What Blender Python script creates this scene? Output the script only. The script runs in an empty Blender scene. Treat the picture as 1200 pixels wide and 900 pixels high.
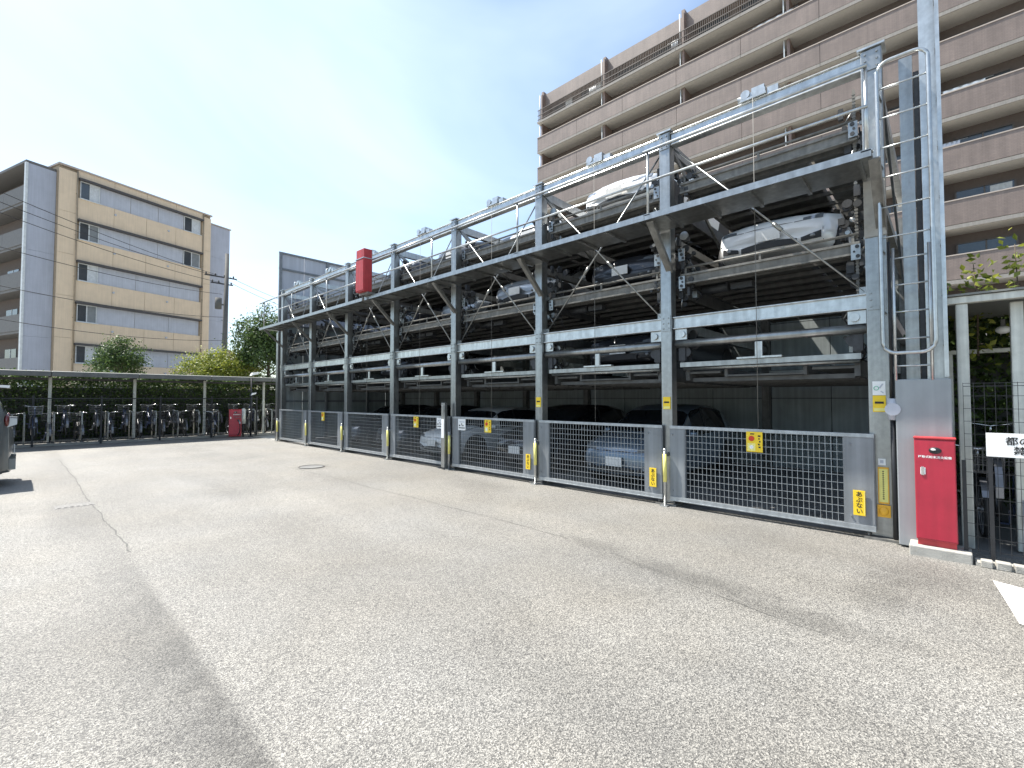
import bpy, bmesh, math, random
import numpy as np
from mathutils import Vector, Matrix
R = math.radians
random.seed(7)
rng = np.random.default_rng(11)
S = bpy.context.scene
col = S.collection

# ---------------------------------------------------------------- camera, sky, sun, exposure
CAM_H = 1.62
yaw = math.atan(576 / 540)            # degrees from +Y towards +X
pitch = math.atan(17 / 540)
cd = bpy.data.cameras.new('camera')
cd.sensor_width = 36
cd.lens = 36 * 540 / 1200
cd.clip_start = .05
cd.clip_end = 3000
cam = bpy.data.objects.new('camera', cd)
cam.location = (0, 0, CAM_H)
cam.rotation_euler = (math.pi / 2 + pitch, 0, -yaw)
col.objects.link(cam)
S.camera = cam

SUN_EL, SUN_OFF = R(60), R(18)        # elevation; angle left of +Y
sdir = Vector((-math.sin(SUN_OFF) * math.cos(SUN_EL), math.cos(SUN_OFF) * math.cos(SUN_EL), math.sin(SUN_EL)))
W = bpy.data.worlds.new('World')
S.world = W
W.use_nodes = True
nt = W.node_tree
bg = nt.nodes['Background']
sky = nt.nodes.new('ShaderNodeTexSky')
sky.sky_type = 'NISHITA'
sky.sun_disc = False
sky.sun_elevation = SUN_EL
sky.sun_rotation = -SUN_OFF
sky.air_density = 1.0
sky.dust_density = 1.4
sky.ozone_density = .6
bg.inputs['Strength'].default_value = .1
# thin high cloud, denser towards the hazy sun side
tc = nt.nodes.new('ShaderNodeTexCoord')
mp = nt.nodes.new('ShaderNodeMapping'); mp.inputs['Scale'].default_value = (1, 1, 2.6)
nz = nt.nodes.new('ShaderNodeTexNoise'); nz.inputs['Scale'].default_value = 1.1; nz.inputs['Detail'].default_value = 5; nz.inputs['Roughness'].default_value = .5
nz.inputs['Distortion'].default_value = .5
cr = nt.nodes.new('ShaderNodeMapRange'); cr.inputs['From Min'].default_value = .36; cr.inputs['From Max'].default_value = .74
cr.inputs['To Min'].default_value = .0; cr.inputs['To Max'].default_value = .45
mx = nt.nodes.new('ShaderNodeMix'); mx.data_type = 'RGBA'
mx.inputs['B'].default_value = (6.2, 7.0, 7.4, 1)
nt.links.new(tc.outputs['Generated'], mp.inputs['Vector']); nt.links.new(mp.outputs['Vector'], nz.inputs['Vector'])
nt.links.new(nz.outputs['Fac'], cr.inputs['Value']); nt.links.new(cr.outputs['Result'], mx.inputs['Factor'])
tn = nt.nodes.new('ShaderNodeVectorMath'); tn.operation = 'MULTIPLY'; tn.inputs[1].default_value = (.9, 1.0, 1.05)
nt.links.new(sky.outputs['Color'], tn.inputs[0]); nt.links.new(tn.outputs['Vector'], mx.inputs['A']); nt.links.new(mx.outputs['Result'], bg.inputs['Color'])

sl = bpy.data.lights.new('sun', 'SUN')
sl.energy = 4.6
sl.angle = R(.53)
sl.color = (1, .955, .88)
so = bpy.data.objects.new('sun', sl)
so.rotation_euler = (-sdir).to_track_quat('-Z', 'Y').to_euler()
col.objects.link(so)
S.view_settings.view_transform = 'Standard'
S.view_settings.look = 'None'
S.view_settings.gamma = 1
S.view_settings.exposure = 1.22

# ---------------------------------------------------------------- materials
MATS = {}
def _new(name):
    m = bpy.data.materials.new(name); m.use_nodes = True
    MATS[name] = m
    return m, m.node_tree, m.node_tree.nodes['Principled BSDF']
def mat(name, c, rough=.6, metal=0., var=.12, scale=6., bump=0., bscale=60., streak=0., spec=.5, coat=0., dirt=None, rust=0.):
    """painted / plain surface with uneven tone, fine relief, optional vertical streaks and a dirt colour in blotches"""
    m, t, b = _new(name)
    N = t.nodes.new
    g = N('ShaderNodeTexCoord')
    n1 = N('ShaderNodeTexNoise'); n1.inputs['Scale'].default_value = scale; n1.inputs['Detail'].default_value = 6; n1.inputs['Roughness'].default_value = .6
    t.links.new(g.outputs['Object'], n1.inputs['Vector'])
    hs = N('ShaderNodeMapRange'); hs.inputs['From Min'].default_value = .3; hs.inputs['From Max'].default_value = .7
    hs.inputs['To Min'].default_value = 1 - var; hs.inputs['To Max'].default_value = 1 + var
    t.links.new(n1.outputs['Fac'], hs.inputs['Value'])
    v = N('ShaderNodeVectorMath'); v.operation = 'SCALE'; v.inputs[0].default_value = c[:3]
    t.links.new(hs.outputs['Result'], v.inputs['Scale'])
    out = v.outputs['Vector']
    if streak:
        mp = N('ShaderNodeMapping'); mp.inputs['Scale'].default_value = (9, 9, .35)
        n2 = N('ShaderNodeTexNoise'); n2.inputs['Scale'].default_value = 1.5; n2.inputs['Detail'].default_value = 5
        t.links.new(g.outputs['Object'], mp.inputs['Vector']); t.links.new(mp.outputs['Vector'], n2.inputs['Vector'])
        h2 = N('ShaderNodeMapRange'); h2.inputs['From Min'].default_value = .35; h2.inputs['From Max'].default_value = .7
        h2.inputs['To Min'].default_value = 1 - streak; h2.inputs['To Max'].default_value = 1 + streak * .4
        t.links.new(n2.outputs['Fac'], h2.inputs['Value'])
        v2 = N('ShaderNodeVectorMath'); v2.operation = 'SCALE'
        t.links.new(out, v2.inputs[0]); t.links.new(h2.outputs['Result'], v2.inputs['Scale']); out = v2.outputs['Vector']
    if dirt:
        n3 = N('ShaderNodeTexNoise'); n3.inputs['Scale'].default_value = 2.3; n3.inputs['Detail'].default_value = 8; n3.inputs['Roughness'].default_value = .7
        t.links.new(g.outputs['Object'], n3.inputs['Vector'])
        h3 = N('ShaderNodeMapRange'); h3.inputs['From Min'].default_value = .56; h3.inputs['From Max'].default_value = .75; h3.inputs['To Max'].default_value = .6
        t.links.new(n3.outputs['Fac'], h3.inputs['Value'])
        m3 = N('ShaderNodeMix'); m3.data_type = 'RGBA'; m3.inputs['B'].default_value = (*dirt, 1)
        t.links.new(h3.outputs['Result'], m3.inputs['Factor']); t.links.new(out, m3.inputs['A']); out = m3.outputs['Result']
    if rust:
        mpr = N('ShaderNodeMapping'); mpr.inputs['Scale'].default_value = (1, 1, .3)
        n4 = N('ShaderNodeTexNoise'); n4.inputs['Scale'].default_value = 4.5; n4.inputs['Detail'].default_value = 9; n4.inputs['Roughness'].default_value = .75
        t.links.new(g.outputs['Object'], mpr.inputs['Vector']); t.links.new(mpr.outputs['Vector'], n4.inputs['Vector'])
        h4 = N('ShaderNodeMapRange'); h4.inputs['From Min'].default_value = .62; h4.inputs['From Max'].default_value = .72; h4.inputs['To Max'].default_value = rust
        t.links.new(n4.outputs['Fac'], h4.inputs['Value'])
        m4 = N('ShaderNodeMix'); m4.data_type = 'RGBA'; m4.inputs['B'].default_value = (.16, .10, .06, 1)
        t.links.new(h4.outputs['Result'], m4.inputs['Factor']); t.links.new(out, m4.inputs['A']); out = m4.outputs['Result']
    t.links.new(out, b.inputs['Base Color'])
    b.inputs['Roughness'].default_value = rough; b.inputs['Metallic'].default_value = metal
    b.inputs['Specular IOR Level'].default_value = spec
    b.inputs['Coat Weight'].default_value = coat; b.inputs['Coat Roughness'].default_value = .05
    if bump:
        nb = N('ShaderNodeTexNoise'); nb.inputs['Scale'].default_value = bscale; nb.inputs['Detail'].default_value = 4
        t.links.new(g.outputs['Object'], nb.inputs['Vector'])
        bp = N('ShaderNodeBump'); bp.inputs['Strength'].default_value = bump; bp.inputs['Distance'].default_value = .01
        t.links.new(nb.outputs['Fac'], bp.inputs['Height']); t.links.new(bp.outputs['Normal'], b.inputs['Normal'])
    return m

def asphalt(name, base, dark=False):
    m, t, b = _new(name); N = t.nodes.new; L = t.links.new
    g = N('ShaderNodeTexCoord')
    vo = N('ShaderNodeTexVoronoi'); vo.inputs['Scale'].default_value = 175; L(g.outputs['Object'], vo.inputs['Vector'])
    sp = N('ShaderNodeSeparateColor'); L(vo.outputs['Color'], sp.inputs['Color'])
    r1 = N('ShaderNodeValToRGB')
    r1.color_ramp.elements[0].position = .0; r1.color_ramp.elements[0].color = (.29, .29, .30, 1)
    r1.color_ramp.elements[1].position = 1; r1.color_ramp.elements[1].color = (2.1, 2.07, 2.0, 1)
    e = r1.color_ramp.elements.new(.5); e.color = (.95, .94, .92, 1)
    L(sp.outputs['Red'], r1.inputs['Fac'])
    nf = N('ShaderNodeTexNoise'); nf.inputs['Scale'].default_value = 45; nf.inputs['Detail'].default_value = 6; nf.inputs['Roughness'].default_value = .75
    L(g.outputs['Object'], nf.inputs['Vector'])
    rf = N('ShaderNodeMapRange'); rf.inputs['From Min'].default_value = .3; rf.inputs['From Max'].default_value = .7; rf.inputs['To Min'].default_value = .86; rf.inputs['To Max'].default_value = 1.14
    L(nf.outputs['Fac'], rf.inputs['Value'])
    nl = N('ShaderNodeTexNoise'); nl.inputs['Scale'].default_value = .42; nl.inputs['Detail'].default_value = 8; nl.inputs['Roughness'].default_value = .62; nl.inputs['Distortion'].default_value = .6
    L(g.outputs['Object'], nl.inputs['Vector'])
    rl = N('ShaderNodeMapRange'); rl.inputs['From Min'].default_value = .34; rl.inputs['From Max'].default_value = .66; rl.inputs['To Min'].default_value = .84; rl.inputs['To Max'].default_value = 1.1
    L(nl.outputs['Fac'], rl.inputs['Value'])
    # worn wheel lanes running along the garage
    mpw = N('ShaderNodeMapping'); mpw.inputs['Scale'].default_value = (1.1, .16, 1)
    nw = N('ShaderNodeTexNoise'); nw.inputs['Scale'].default_value = 1; nw.inputs['Detail'].default_value = 5
    L(g.outputs['Object'], mpw.inputs['Vector']); L(mpw.outputs['Vector'], nw.inputs['Vector'])
    rw = N('ShaderNodeMapRange'); rw.inputs['From Min'].default_value = .35; rw.inputs['From Max'].default_value = .65; rw.inputs['To Min'].default_value = .92; rw.inputs['To Max'].default_value = 1.05
    L(nw.outputs['Fac'], rw.inputs['Value'])
    # oil stains with soft edges of their own: (x, y, rx, ry, depth)
    stains = [(4.2, 1.75, .20, .95, .30), (3.98, .75, .20, .75, .30), (5.05, .42, .75, .26, .22), (4.4, 2.9, .16, .5, .22), (5.6, .15, .6, .3, .2),
              (.1, 4.0, .5, 1.2, .16), (.5, 8.6, .35, 1.6, .2), (4.8, 10.9, .45, .5, .35), (2.4, 5.2, .5, 1.6, .10), (6.0, 6.5, .4, 1.4, .14), (3.0, 9.5, 1.2, 1.2, .10), (2.2, 1.6, .5, .8, .10)]
    prod = None
    xyz = N('ShaderNodeSeparateXYZ'); L(g.outputs['Object'], xyz.inputs['Vector'])
    ns = N('ShaderNodeTexNoise'); ns.inputs['Scale'].default_value = 3.2; ns.inputs['Detail'].default_value = 10; ns.inputs['Roughness'].default_value = .72
    L(g.outputs['Object'], ns.inputs['Vector'])
    def mth(op, a, c):
        q = N('ShaderNodeMath'); q.operation = op
        for i, s in enumerate((a, c)):
            if hasattr(s, 'links'): L(s, q.inputs[i])
            elif s is not None: q.inputs[i].default_value = s
        return q.outputs[0]
    for (sx, sy, rx, ry, k) in (stains if not dark else []):
        dx = mth('DIVIDE', mth('SUBTRACT', xyz.outputs['X'], sx), rx); dy = mth('DIVIDE', mth('SUBTRACT', xyz.outputs['Y'], sy), ry)
        d = mth('ADD', mth('MULTIPLY', dx, dx), mth('MULTIPLY', dy, dy))
        d = mth('ADD', mth('SQRT', d, None), mth('MULTIPLY', mth('SUBTRACT', ns.outputs['Fac'], .5), 2.2))
        mr = N('ShaderNodeMapRange'); mr.interpolation_type = 'SMOOTHSTEP'
        mr.inputs['From Min'].default_value = .2; mr.inputs['From Max'].default_value = 1.25
        mr.inputs['To Min'].default_value = 1 - k; mr.inputs['To Max'].default_value = 1
        L(d, mr.inputs['Value'])
        prod = mr.outputs['Result'] if prod is None else mth('MULTIPLY', prod, mr.outputs['Result'])
    if not dark:   # older, oilier strip left of the paving joint, sharp at the joint and fading away from it
        xj = mth('SUBTRACT', .83, mth('ADD', xyz.outputs['X'], mth('MULTIPLY', mth('SUBTRACT', ns.outputs['Fac'], .5), .10)))
        e1 = N('ShaderNodeMapRange'); e1.interpolation_type = 'SMOOTHSTEP'; e1.inputs['From Min'].default_value = -.02; e1.inputs['From Max'].default_value = .05; L(xj, e1.inputs['Value'])
        e2 = N('ShaderNodeMapRange'); e2.interpolation_type = 'SMOOTHSTEP'; e2.inputs['From Min'].default_value = .7; e2.inputs['From Max'].default_value = .03; L(xj, e2.inputs['Value'])
        e3 = N('ShaderNodeMapRange'); e3.interpolation_type = 'SMOOTHSTEP'; e3.inputs['From Min'].default_value = 6.5; e3.inputs['From Max'].default_value = 3.2; e3.inputs['To Min'].default_value = .3; L(xyz.outputs['Y'], e3.inputs['Value'])
        e4 = N('ShaderNodeMapRange'); e4.inputs['From Min'].default_value = .35; e4.inputs['From Max'].default_value = .65; e4.inputs['To Min'].default_value = .45; e4.inputs['To Max'].default_value = 1.25; L(ns.outputs['Fac'], e4.inputs['Value'])
        am = mth('MULTIPLY', mth('MULTIPLY', e1.outputs[0], e2.outputs[0]), mth('MULTIPLY', e3.outputs[0], e4.outputs[0]))
        prod = mth('MULTIPLY', prod, mth('SUBTRACT', 1, mth('MULTIPLY', am, .5)))
    k = mth('MULTIPLY', rf.outputs['Result'], rl.outputs['Result']); k = mth('MULTIPLY', k, rw.outputs['Result'])
    if prod is not None: k = mth('MULTIPLY', k, prod)
    tint = N('ShaderNodeMix'); tint.data_type = 'RGBA'
    tint.inputs['A'].default_value = (base * .97, base * .975, base * .955, 1); tint.inputs['B'].default_value = (base * 1.08, base * 1.01, base * .88, 1)
    nt2 = N('ShaderNodeTexNoise'); nt2.inputs['Scale'].default_value = .7; nt2.inputs['Detail'].default_value = 3
    L(g.outputs['Object'], nt2.inputs['Vector']); L(nt2.outputs['Fac'], tint.inputs['Factor'])
    v = N('ShaderNodeVectorMath'); v.operation = 'SCALE'; L(tint.outputs['Result'], v.inputs[0]); L(k, v.inputs['Scale'])
    v2 = N('ShaderNodeVectorMath'); v2.operation = 'MULTIPLY'; L(v.outputs['Vector'], v2.inputs[0]); L(r1.outputs['Color'], v2.inputs[1])
    L(v2.outputs['Vector'], b.inputs['Base Color'])
    b.inputs['Roughness'].default_value = .62; b.inputs['Specular IOR Level'].default_value = .5
    bp = N('ShaderNodeBump'); bp.inputs['Strength'].default_value = .55; bp.inputs['Distance'].default_value = .006
    L(vo.outputs['Distance'], bp.inputs['Height']); L(bp.outputs['Normal'], b.inputs['Normal'])
    return m

def tile(name, c1, c2, mortar, bw, bh, scale=1., rough=.5):
    """small ceramic facing tiles too fine to build"""
    m, t, b = _new(name); N = t.nodes.new; L = t.links.new
    g = N('ShaderNodeTexCoord'); mp = N('ShaderNodeMapping'); mp.inputs['Rotation'].default_value = (math.pi / 2, 0, math.pi / 2)
    # local x -> along wall, z -> up
    s = N('ShaderNodeSeparateXYZ'); L(g.outputs['Object'], s.inputs['Vector'])
    ad = N('ShaderNodeMath'); ad.operation = 'ADD'; L(s.outputs['X'], ad.inputs[0]); L(s.outputs['Y'], ad.inputs[1])
    cb = N('ShaderNodeCombineXYZ'); L(ad.outputs[0], cb.inputs['X']); L(s.outputs['Z'], cb.inputs['Y'])
    br = N('ShaderNodeTexBrick'); br.inputs['Color1'].default_value = (*c1, 1); br.inputs['Color2'].default_value = (*c2, 1); br.inputs['Mortar'].default_value = (*mortar, 1)
    br.inputs['Scale'].default_value = 1; br.inputs['Brick Width'].default_value = bw; br.inputs['Row Height'].default_value = bh; br.inputs['Mortar Size'].default_value = .006
    L(cb.outputs['Vector'], br.inputs['Vector'])
    n1 = N('ShaderNodeTexNoise'); n1.inputs['Scale'].default_value = .8; n1.inputs['Detail'].default_value = 7; L(g.outputs['Object'], n1.inputs['Vector'])
    hs = N('ShaderNodeMapRange'); hs.inputs['From Min'].default_value = .3; hs.inputs['From Max'].default_value = .7; hs.inputs['To Min'].default_value = .87; hs.inputs['To Max'].default_value = 1.1
    L(n1.outputs['Fac'], hs.inputs['Value'])
    v = N('ShaderNodeVectorMath'); v.operation = 'SCALE'; L(br.outputs['Color'], v.inputs[0]); L(hs.outputs['Result'], v.inputs['Scale'])
    mp2 = N('ShaderNodeMapping'); mp2.inputs['Scale'].default_value = (3.5, 3.5, .22)
    n2 = N('ShaderNodeTexNoise'); n2.inputs['Scale'].default_value = 1; n2.inputs['Detail'].default_value = 6; n2.inputs['Roughness'].default_value = .65
    L(g.outputs['Object'], mp2.inputs['Vector']); L(mp2.outputs['Vector'], n2.inputs['Vector'])
    h2 = N('ShaderNodeMapRange'); h2.inputs['From Min'].default_value = .35; h2.inputs['From Max'].default_value = .68; h2.inputs['To Min'].default_value = .84; h2.inputs['To Max'].default_value = 1.08
    L(n2.outputs['Fac'], h2.inputs['Value'])
    v2 = N('ShaderNodeVectorMath'); v2.operation = 'SCALE'; L(v.outputs['Vector'], v2.inputs[0]); L(h2.outputs['Result'], v2.inputs['Scale'])
    L(v2.outputs['Vector'], b.inputs['Base Color']); b.inputs['Roughness'].default_value = rough
    return m

def leafmat(name, c_lo, c_hi, trans=.35):
    m, t, b = _new(name); N = t.nodes.new; L = t.links.new
    ge = N('ShaderNodeNewGeometry'); rp = N('ShaderNodeValToRGB')
    rp.color_ramp.elements[0].color = (*c_lo, 1); rp.color_ramp.elements[1].color = (*c_hi, 1)
    L(ge.outputs['Random Per Island'], rp.inputs['Fac']); L(rp.outputs['Color'], b.inputs['Base Color'])
    b.inputs['Roughness'].default_value = .55
    tr = N('ShaderNodeBsdfTranslucent'); L(rp.outputs['Color'], tr.inputs['Color'])
    ms = N('ShaderNodeMixShader'); ms.inputs['Fac'].default_value = trans
    L(b.outputs['BSDF'], ms.inputs[1]); L(tr.outputs['BSDF'], ms.inputs[2])
    L(ms.outputs['Shader'], t.nodes['Material Output'].inputs['Surface'])
    return m

asphalt('asphalt', .172)
mat('tar', (.11, .108, .10), .85, var=.3, scale=30)
mat('soil', (.34, .33, .30), .95, var=.3, scale=1.2, bump=.5)
mat('concrete', (.36, .345, .31), .85, var=.18, scale=5, bump=.4, bscale=90, dirt=(.16, .15, .12))
mat('slab_dark', (.16, .16, .155), .8, var=.3, scale=2, dirt=(.05, .05, .045))
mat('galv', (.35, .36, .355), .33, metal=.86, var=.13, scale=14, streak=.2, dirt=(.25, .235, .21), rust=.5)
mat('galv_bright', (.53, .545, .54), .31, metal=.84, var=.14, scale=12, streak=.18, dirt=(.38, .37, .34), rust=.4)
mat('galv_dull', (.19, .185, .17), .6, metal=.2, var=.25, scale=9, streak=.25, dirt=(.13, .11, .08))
mat('grey_paint', (.27, .29, .30), .4, var=.07, scale=3, streak=.1, dirt=(.26, .27, .27))
mat('pallet_steel', (.10, .10, .095), .6, metal=.2, var=.3, scale=5, streak=.2, dirt=(.06, .045, .03))
mat('machine_dark', (.035, .037, .04), .55, var=.3, scale=20)
mat('wall_inner', (.36, .40, .40), .6, var=.15, scale=2, streak=.2)
mat('screen_panel', (.50, .52, .57), .55, var=.06, scale=1.5, streak=.1)
mat('screen_frame', (.2, .215, .23), .5, metal=.3)
mat('red_paint', (.42, .02, .045), .36, var=.13, scale=3, coat=.2, streak=.14, dirt=(.40, .05, .06))
mat('red_faded', (.42, .035, .04), .5, var=.14, scale=5, streak=.15)
mat('white_paint', (.8, .8, .78), .5, var=.05, scale=4)
mat('road_white', (.78, .77, .74), .7, var=.12, scale=14, bump=.3)
mat('yellow_sign', (.85, .58, .02), .5, var=.06, scale=8)
mat('pale_yellow', (.82, .74, .22), .5, var=.06, scale=8)
mat('amber', (.8, .42, .03), .45, var=.1, scale=8)
mat('black_ink', (.015, .015, .015), .6)
mat('sign_red', (.6, .04, .01), .4)
mat('sign_green', (.2, .55, .36), .5)
mat('black_metal', (.02, .021, .024), .45, metal=.2, var=.2)
mat('alu_post', (.62, .62, .56), .45, metal=.2, var=.12, scale=8, streak=.25, dirt=(.4, .4, .33))
mat('shed_roof', (.21, .215, .20), .6, var=.15, scale=3, dirt=(.22, .22, .18))
mat('shed_under', (.10, .10, .095), .7)
mat('tan_panel', (.70, .555, .395), .75, var=.06, scale=1.5, streak=.07, bump=.15, bscale=30)
mat('tan_core', (.33, .26, .18), .8)
mat('grey_cladding', (.42, .44, .50), .6, var=.05, scale=1.5, streak=.08)
mat('grey_band', (.46, .48, .53), .6, var=.06, scale=2, streak=.08)
mat('hood', (.07, .065, .065), .6)
mat('roof_edge', (.42, .36, .31), .6, var=.08)
mat('window_glass', (.05, .06, .07), .08, spec=.8)
mat('window_grey', (.22, .24, .25), .12, spec=.8)
mat('frame_white', (.6, .62, .62), .5)
mat('curtain', (.55, .57, .58), .8, var=.15, scale=8)
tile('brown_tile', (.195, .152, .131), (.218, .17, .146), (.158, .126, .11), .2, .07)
tile('brown_dark', (.20, .14, .115), (.22, .155, .13), (.15, .11, .09), .2, .07)
mat('slab_edge', (.27, .25, .225), .8, var=.1, scale=2, streak=.12, dirt=(.3, .28, .24))
mat('soffit', (.50, .48, .44), .85, var=.06)
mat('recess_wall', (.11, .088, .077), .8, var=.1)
mat('rail_dark', (.10, .085, .075), .5, metal=.2)
mat('pole_concrete', (.10, .098, .092), .8, var=.12)
mat('wire', (.02, .02, .02), .6)
mat('bark', (.11, .085, .06), .9, var=.3, scale=12, bump=.8)
leafmat('leaf_dark', (.016, .035, .014), (.055, .10, .03))
leafmat('leaf_mid', (.03, .06, .015), (.11, .17, .04))
leafmat('leaf_bright', (.09, .13, .02), (.38, .40, .06))
mat('rubber', (.018, .018, .018), .8)
mat('rim', (.5, .5, .52), .3, metal=.8)
mat('car_glass', (.012, .015, .018), .05, spec=.9)
mat('car_black', (.012, .012, .014), .25, coat=.8)
mat('car_trim', (.02, .02, .022), .5)
mat('car_white', (.78, .78, .77), .3, coat=.7, var=.03)
mat('car_pale', (.18, .20, .205), .3, metal=.3, coat=.7, var=.03)
mat('car_silver', (.42, .45, .48), .3, metal=.5, coat=.6, var=.03)
mat('car_blue', (.16, .21, .27), .3, metal=.4, coat=.7, var=.03)
mat('car_dark', (.035, .038, .045), .3, metal=.3, coat=.7, var=.05)
mat('lens', (.16, .175, .19), .06, spec=.9, coat=1)
mat('lens_red', (.12, .006, .006), .15, coat=1)
mat('plate_white', (.75, .75, .73), .5)
mat('chrome', (.7, .7, .7), .15, metal=1)
mat('bike_blue', (.03, .05, .12), .35, coat=.4)
mat('bike_silver', (.22, .225, .24), .35, metal=.6)
mat('bike_black', (.02, .02, .022), .35, coat=.4)
mat('basket_wire', (.16, .16, .165), .45, metal=.5)
mat('saddle', (.02, .018, .016), .7)
mat('lamp_white', (.75, .75, .73), .4)
mat('house_pink', (.42, .3, .27), .8)
mat('gate_paint', (.22, .235, .245), .4, var=.1, scale=3, streak=.22, dirt=(.15, .148, .14), rust=.35)
mat('gate_steel', (.40, .425, .44), .42, metal=.7, var=.15, scale=14, streak=.12)
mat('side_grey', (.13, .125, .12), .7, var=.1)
mat('worn_lid', (.19, .185, .175), .85, var=.3, scale=20)
mat('gutter', (.13, .132, .125), .7, var=.2, scale=3, dirt=(.2, .2, .18))
mat('gravel', (.42, .42, .40), .95, var=.4, scale=40, bump=.8)

# ---------------------------------------------------------------- mesh helpers
class MB:
    def __init__(s): s.v = []; s.f = []; s.smooth = []
    def _add(s, vs, fs, sm=False):
        o = len(s.v); s.v += [tuple(v) for v in vs]; s.f += [tuple(i + o for i in f) for f in fs]; s.smooth += [sm] * len(fs)
        return s
    def box(s, x0, x1, y0, y1, z0, z1):
        vs = [(x, y, z) for z in (z0, z1) for y in (y0, y1) for x in (x0, x1)]
        return s._add(vs, [(0, 2, 3, 1), (4, 5, 7, 6), (0, 1, 5, 4), (2, 6, 7, 3), (0, 4, 6, 2), (1, 3, 7, 5)])
    def beam(s, a, b, w, h, up=(0, 0, 1)):
        a = Vector(a); b = Vector(b); d = (b - a).normalized(); up = Vector(up)
        if abs(d.dot(up)) > .98: up = Vector((1, 0, 0))
        r = d.cross(up).normalized(); u = r.cross(d)
        vs = [p + r * (i * w / 2) + u * (j * h / 2) for p in (a, b) for j in (-1, 1) for i in (-1, 1)]
        return s._add(vs, [(0, 2, 3, 1), (4, 5, 7, 6), (0, 1, 5, 4), (2, 6, 7, 3), (0, 4, 6, 2), (1, 3, 7, 5)])
    def tube(s, pts, rad, n=8, cap=True):
        pts = [Vector(p) for p in pts]; rads = rad if isinstance(rad, (list, tuple)) else [rad] * len(pts)
        vs = []; fs = []
        for k, p in enumerate(pts):
            d = (pts[min(k + 1, len(pts) - 1)] - pts[max(k - 1, 0)]).normalized()
            up = Vector((0, 0, 1)) if abs(d.z) < .95 else Vector((1, 0, 0))
            r = d.cross(up).normalized(); u = r.cross(d)
            for q in range(n):
                an = 2 * math.pi * q / n
                vs.append(p + (r * math.cos(an) + u * math.sin(an)) * rads[k])
        for k in range(len(pts) - 1):
            for q in range(n):
                fs.append((k * n + q, k * n + (q + 1) % n, (k + 1) * n + (q + 1) % n, (k + 1) * n + q))
        s._add(vs, fs, True)
        if cap:
            o = len(s.v) - len(vs)
            s.f += [tuple(o + q for q in range(n))[::-1], tuple(o + (len(pts) - 1) * n + q for q in range(n))]; s.smooth += [False, False]
        return s
    def ring(s, c, axis, R0, r, n=24, m=6):
        c = Vector(c); ax = Vector(axis).normalized(); t = Vector((0, 0, 1)) if abs(ax.z) < .9 else Vector((1, 0, 0))
        e1 = ax.cross(t).normalized(); e2 = ax.cross(e1); vs = []; fs = []
        for i in range(n):
            a = 2 * math.pi * i / n; d = e1 * math.cos(a) + e2 * math.sin(a)
            for j in range(m):
                b = 2 * math.pi * j / m
                vs.append(c + d * (R0 + r * math.cos(b)) + ax * (r * math.sin(b)))
        for i in range(n):
            for j in range(m):
                fs.append((i * m + j, ((i + 1) % n) * m + j, ((i + 1) % n) * m + (j + 1) % m, i * m + (j + 1) % m))
        return s._add(vs, fs, True)
    def disc(s, c, axis, rad, th, n=20):
        c = Vector(c); ax = Vector(axis).normalized()
        return s.tube([c - ax * th / 2, c + ax * th / 2], rad, n)
    def ball(s, c, rx, ry, rz, n=12, m=8):
        vs = []; fs = []
        for i in range(m + 1):
            a = math.pi * i / m
            for j in range(n):
                b = 2 * math.pi * j / n
                vs.append((c[0] + rx * math.sin(a) * math.cos(b), c[1] + ry * math.sin(a) * math.sin(b), c[2] + rz * math.cos(a)))
        for i in range(m):
            for j in range(n):
                fs.append((i * n + j, (i + 1) * n + j, (i + 1) * n + (j + 1) % n, i * n + (j + 1) % n))
        return s._add(vs, fs, True)
    def prism(s, poly, axis, a0, a1):
        """polygon in the plane normal to axis ('x','y','z'), extruded a0..a1"""
        def P(p, q):
            return {'x': (q, p[0], p[1]), 'y': (p[0], q, p[1]), 'z': (p[0], p[1], q)}[axis]
        n = len(poly); vs = [P(p, a0) for p in poly] + [P(p, a1) for p in poly]
        fs = [tuple(range(n)), tuple(range(2 * n - 1, n - 1, -1))] + [(i, i + n, (i + 1) % n + n, (i + 1) % n) for i in range(n)]
        return s._add(vs, fs)
    def mesh(s, name, m):
        me = bpy.data.meshes.new(name); me.from_pydata(s.v, [], s.f); me.validate()
        if len(me.polygons) == len(s.smooth): me.polygons.foreach_set('use_smooth', s.smooth)
        bm = bmesh.new(); bm.from_mesh(me); bmesh.ops.recalc_face_normals(bm, faces=bm.faces); bm.to_mesh(me); bm.free()
        me.materials.append(MATS[m]); return me
    def build(s, name, m, parent=None, loc=None, bevel=0, kind=None):
        o = bpy.data.objects.new(name, s.mesh(name, m)); col.objects.link(o)
        if loc is not None: o.location = loc
        if parent is not None: o.parent = parent
        if bevel:
            b = o.modifiers.new('bevel', 'BEVEL'); b.width = bevel; b.segments = 2; b.limit_method = 'ANGLE'; b.harden_normals = False
        if kind: o['kind'] = kind
        return o
def tag(o, label=None, cat=None, group=None, kind=None):
    if label: o['label'] = label
    if cat: o['category'] = cat
    if group: o['group'] = group
    if kind: o['kind'] = kind
    return o
def thing(name, label, cat, loc=(0, 0, 0), rz=0, group=None):
    o = bpy.data.objects.new(name, None); o.empty_display_size = .2; col.objects.link(o)
    o.location = loc; o.rotation_euler = (0, 0, rz)
    return tag(o, label, cat, group)
def dup(o, parent=None):
    c = o.copy(); col.objects.link(c)
    if parent is not None: c.parent = parent
    for ch in o.children: dup(ch, c)
    return c
def piece(me, name, parent, loc, rot=None, scale=None):
    o = bpy.data.objects.new(name, me); col.objects.link(o); o.parent = parent; o.location = loc
    if rot: o.rotation_euler = rot
    if scale: o.scale = scale
    return o
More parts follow.
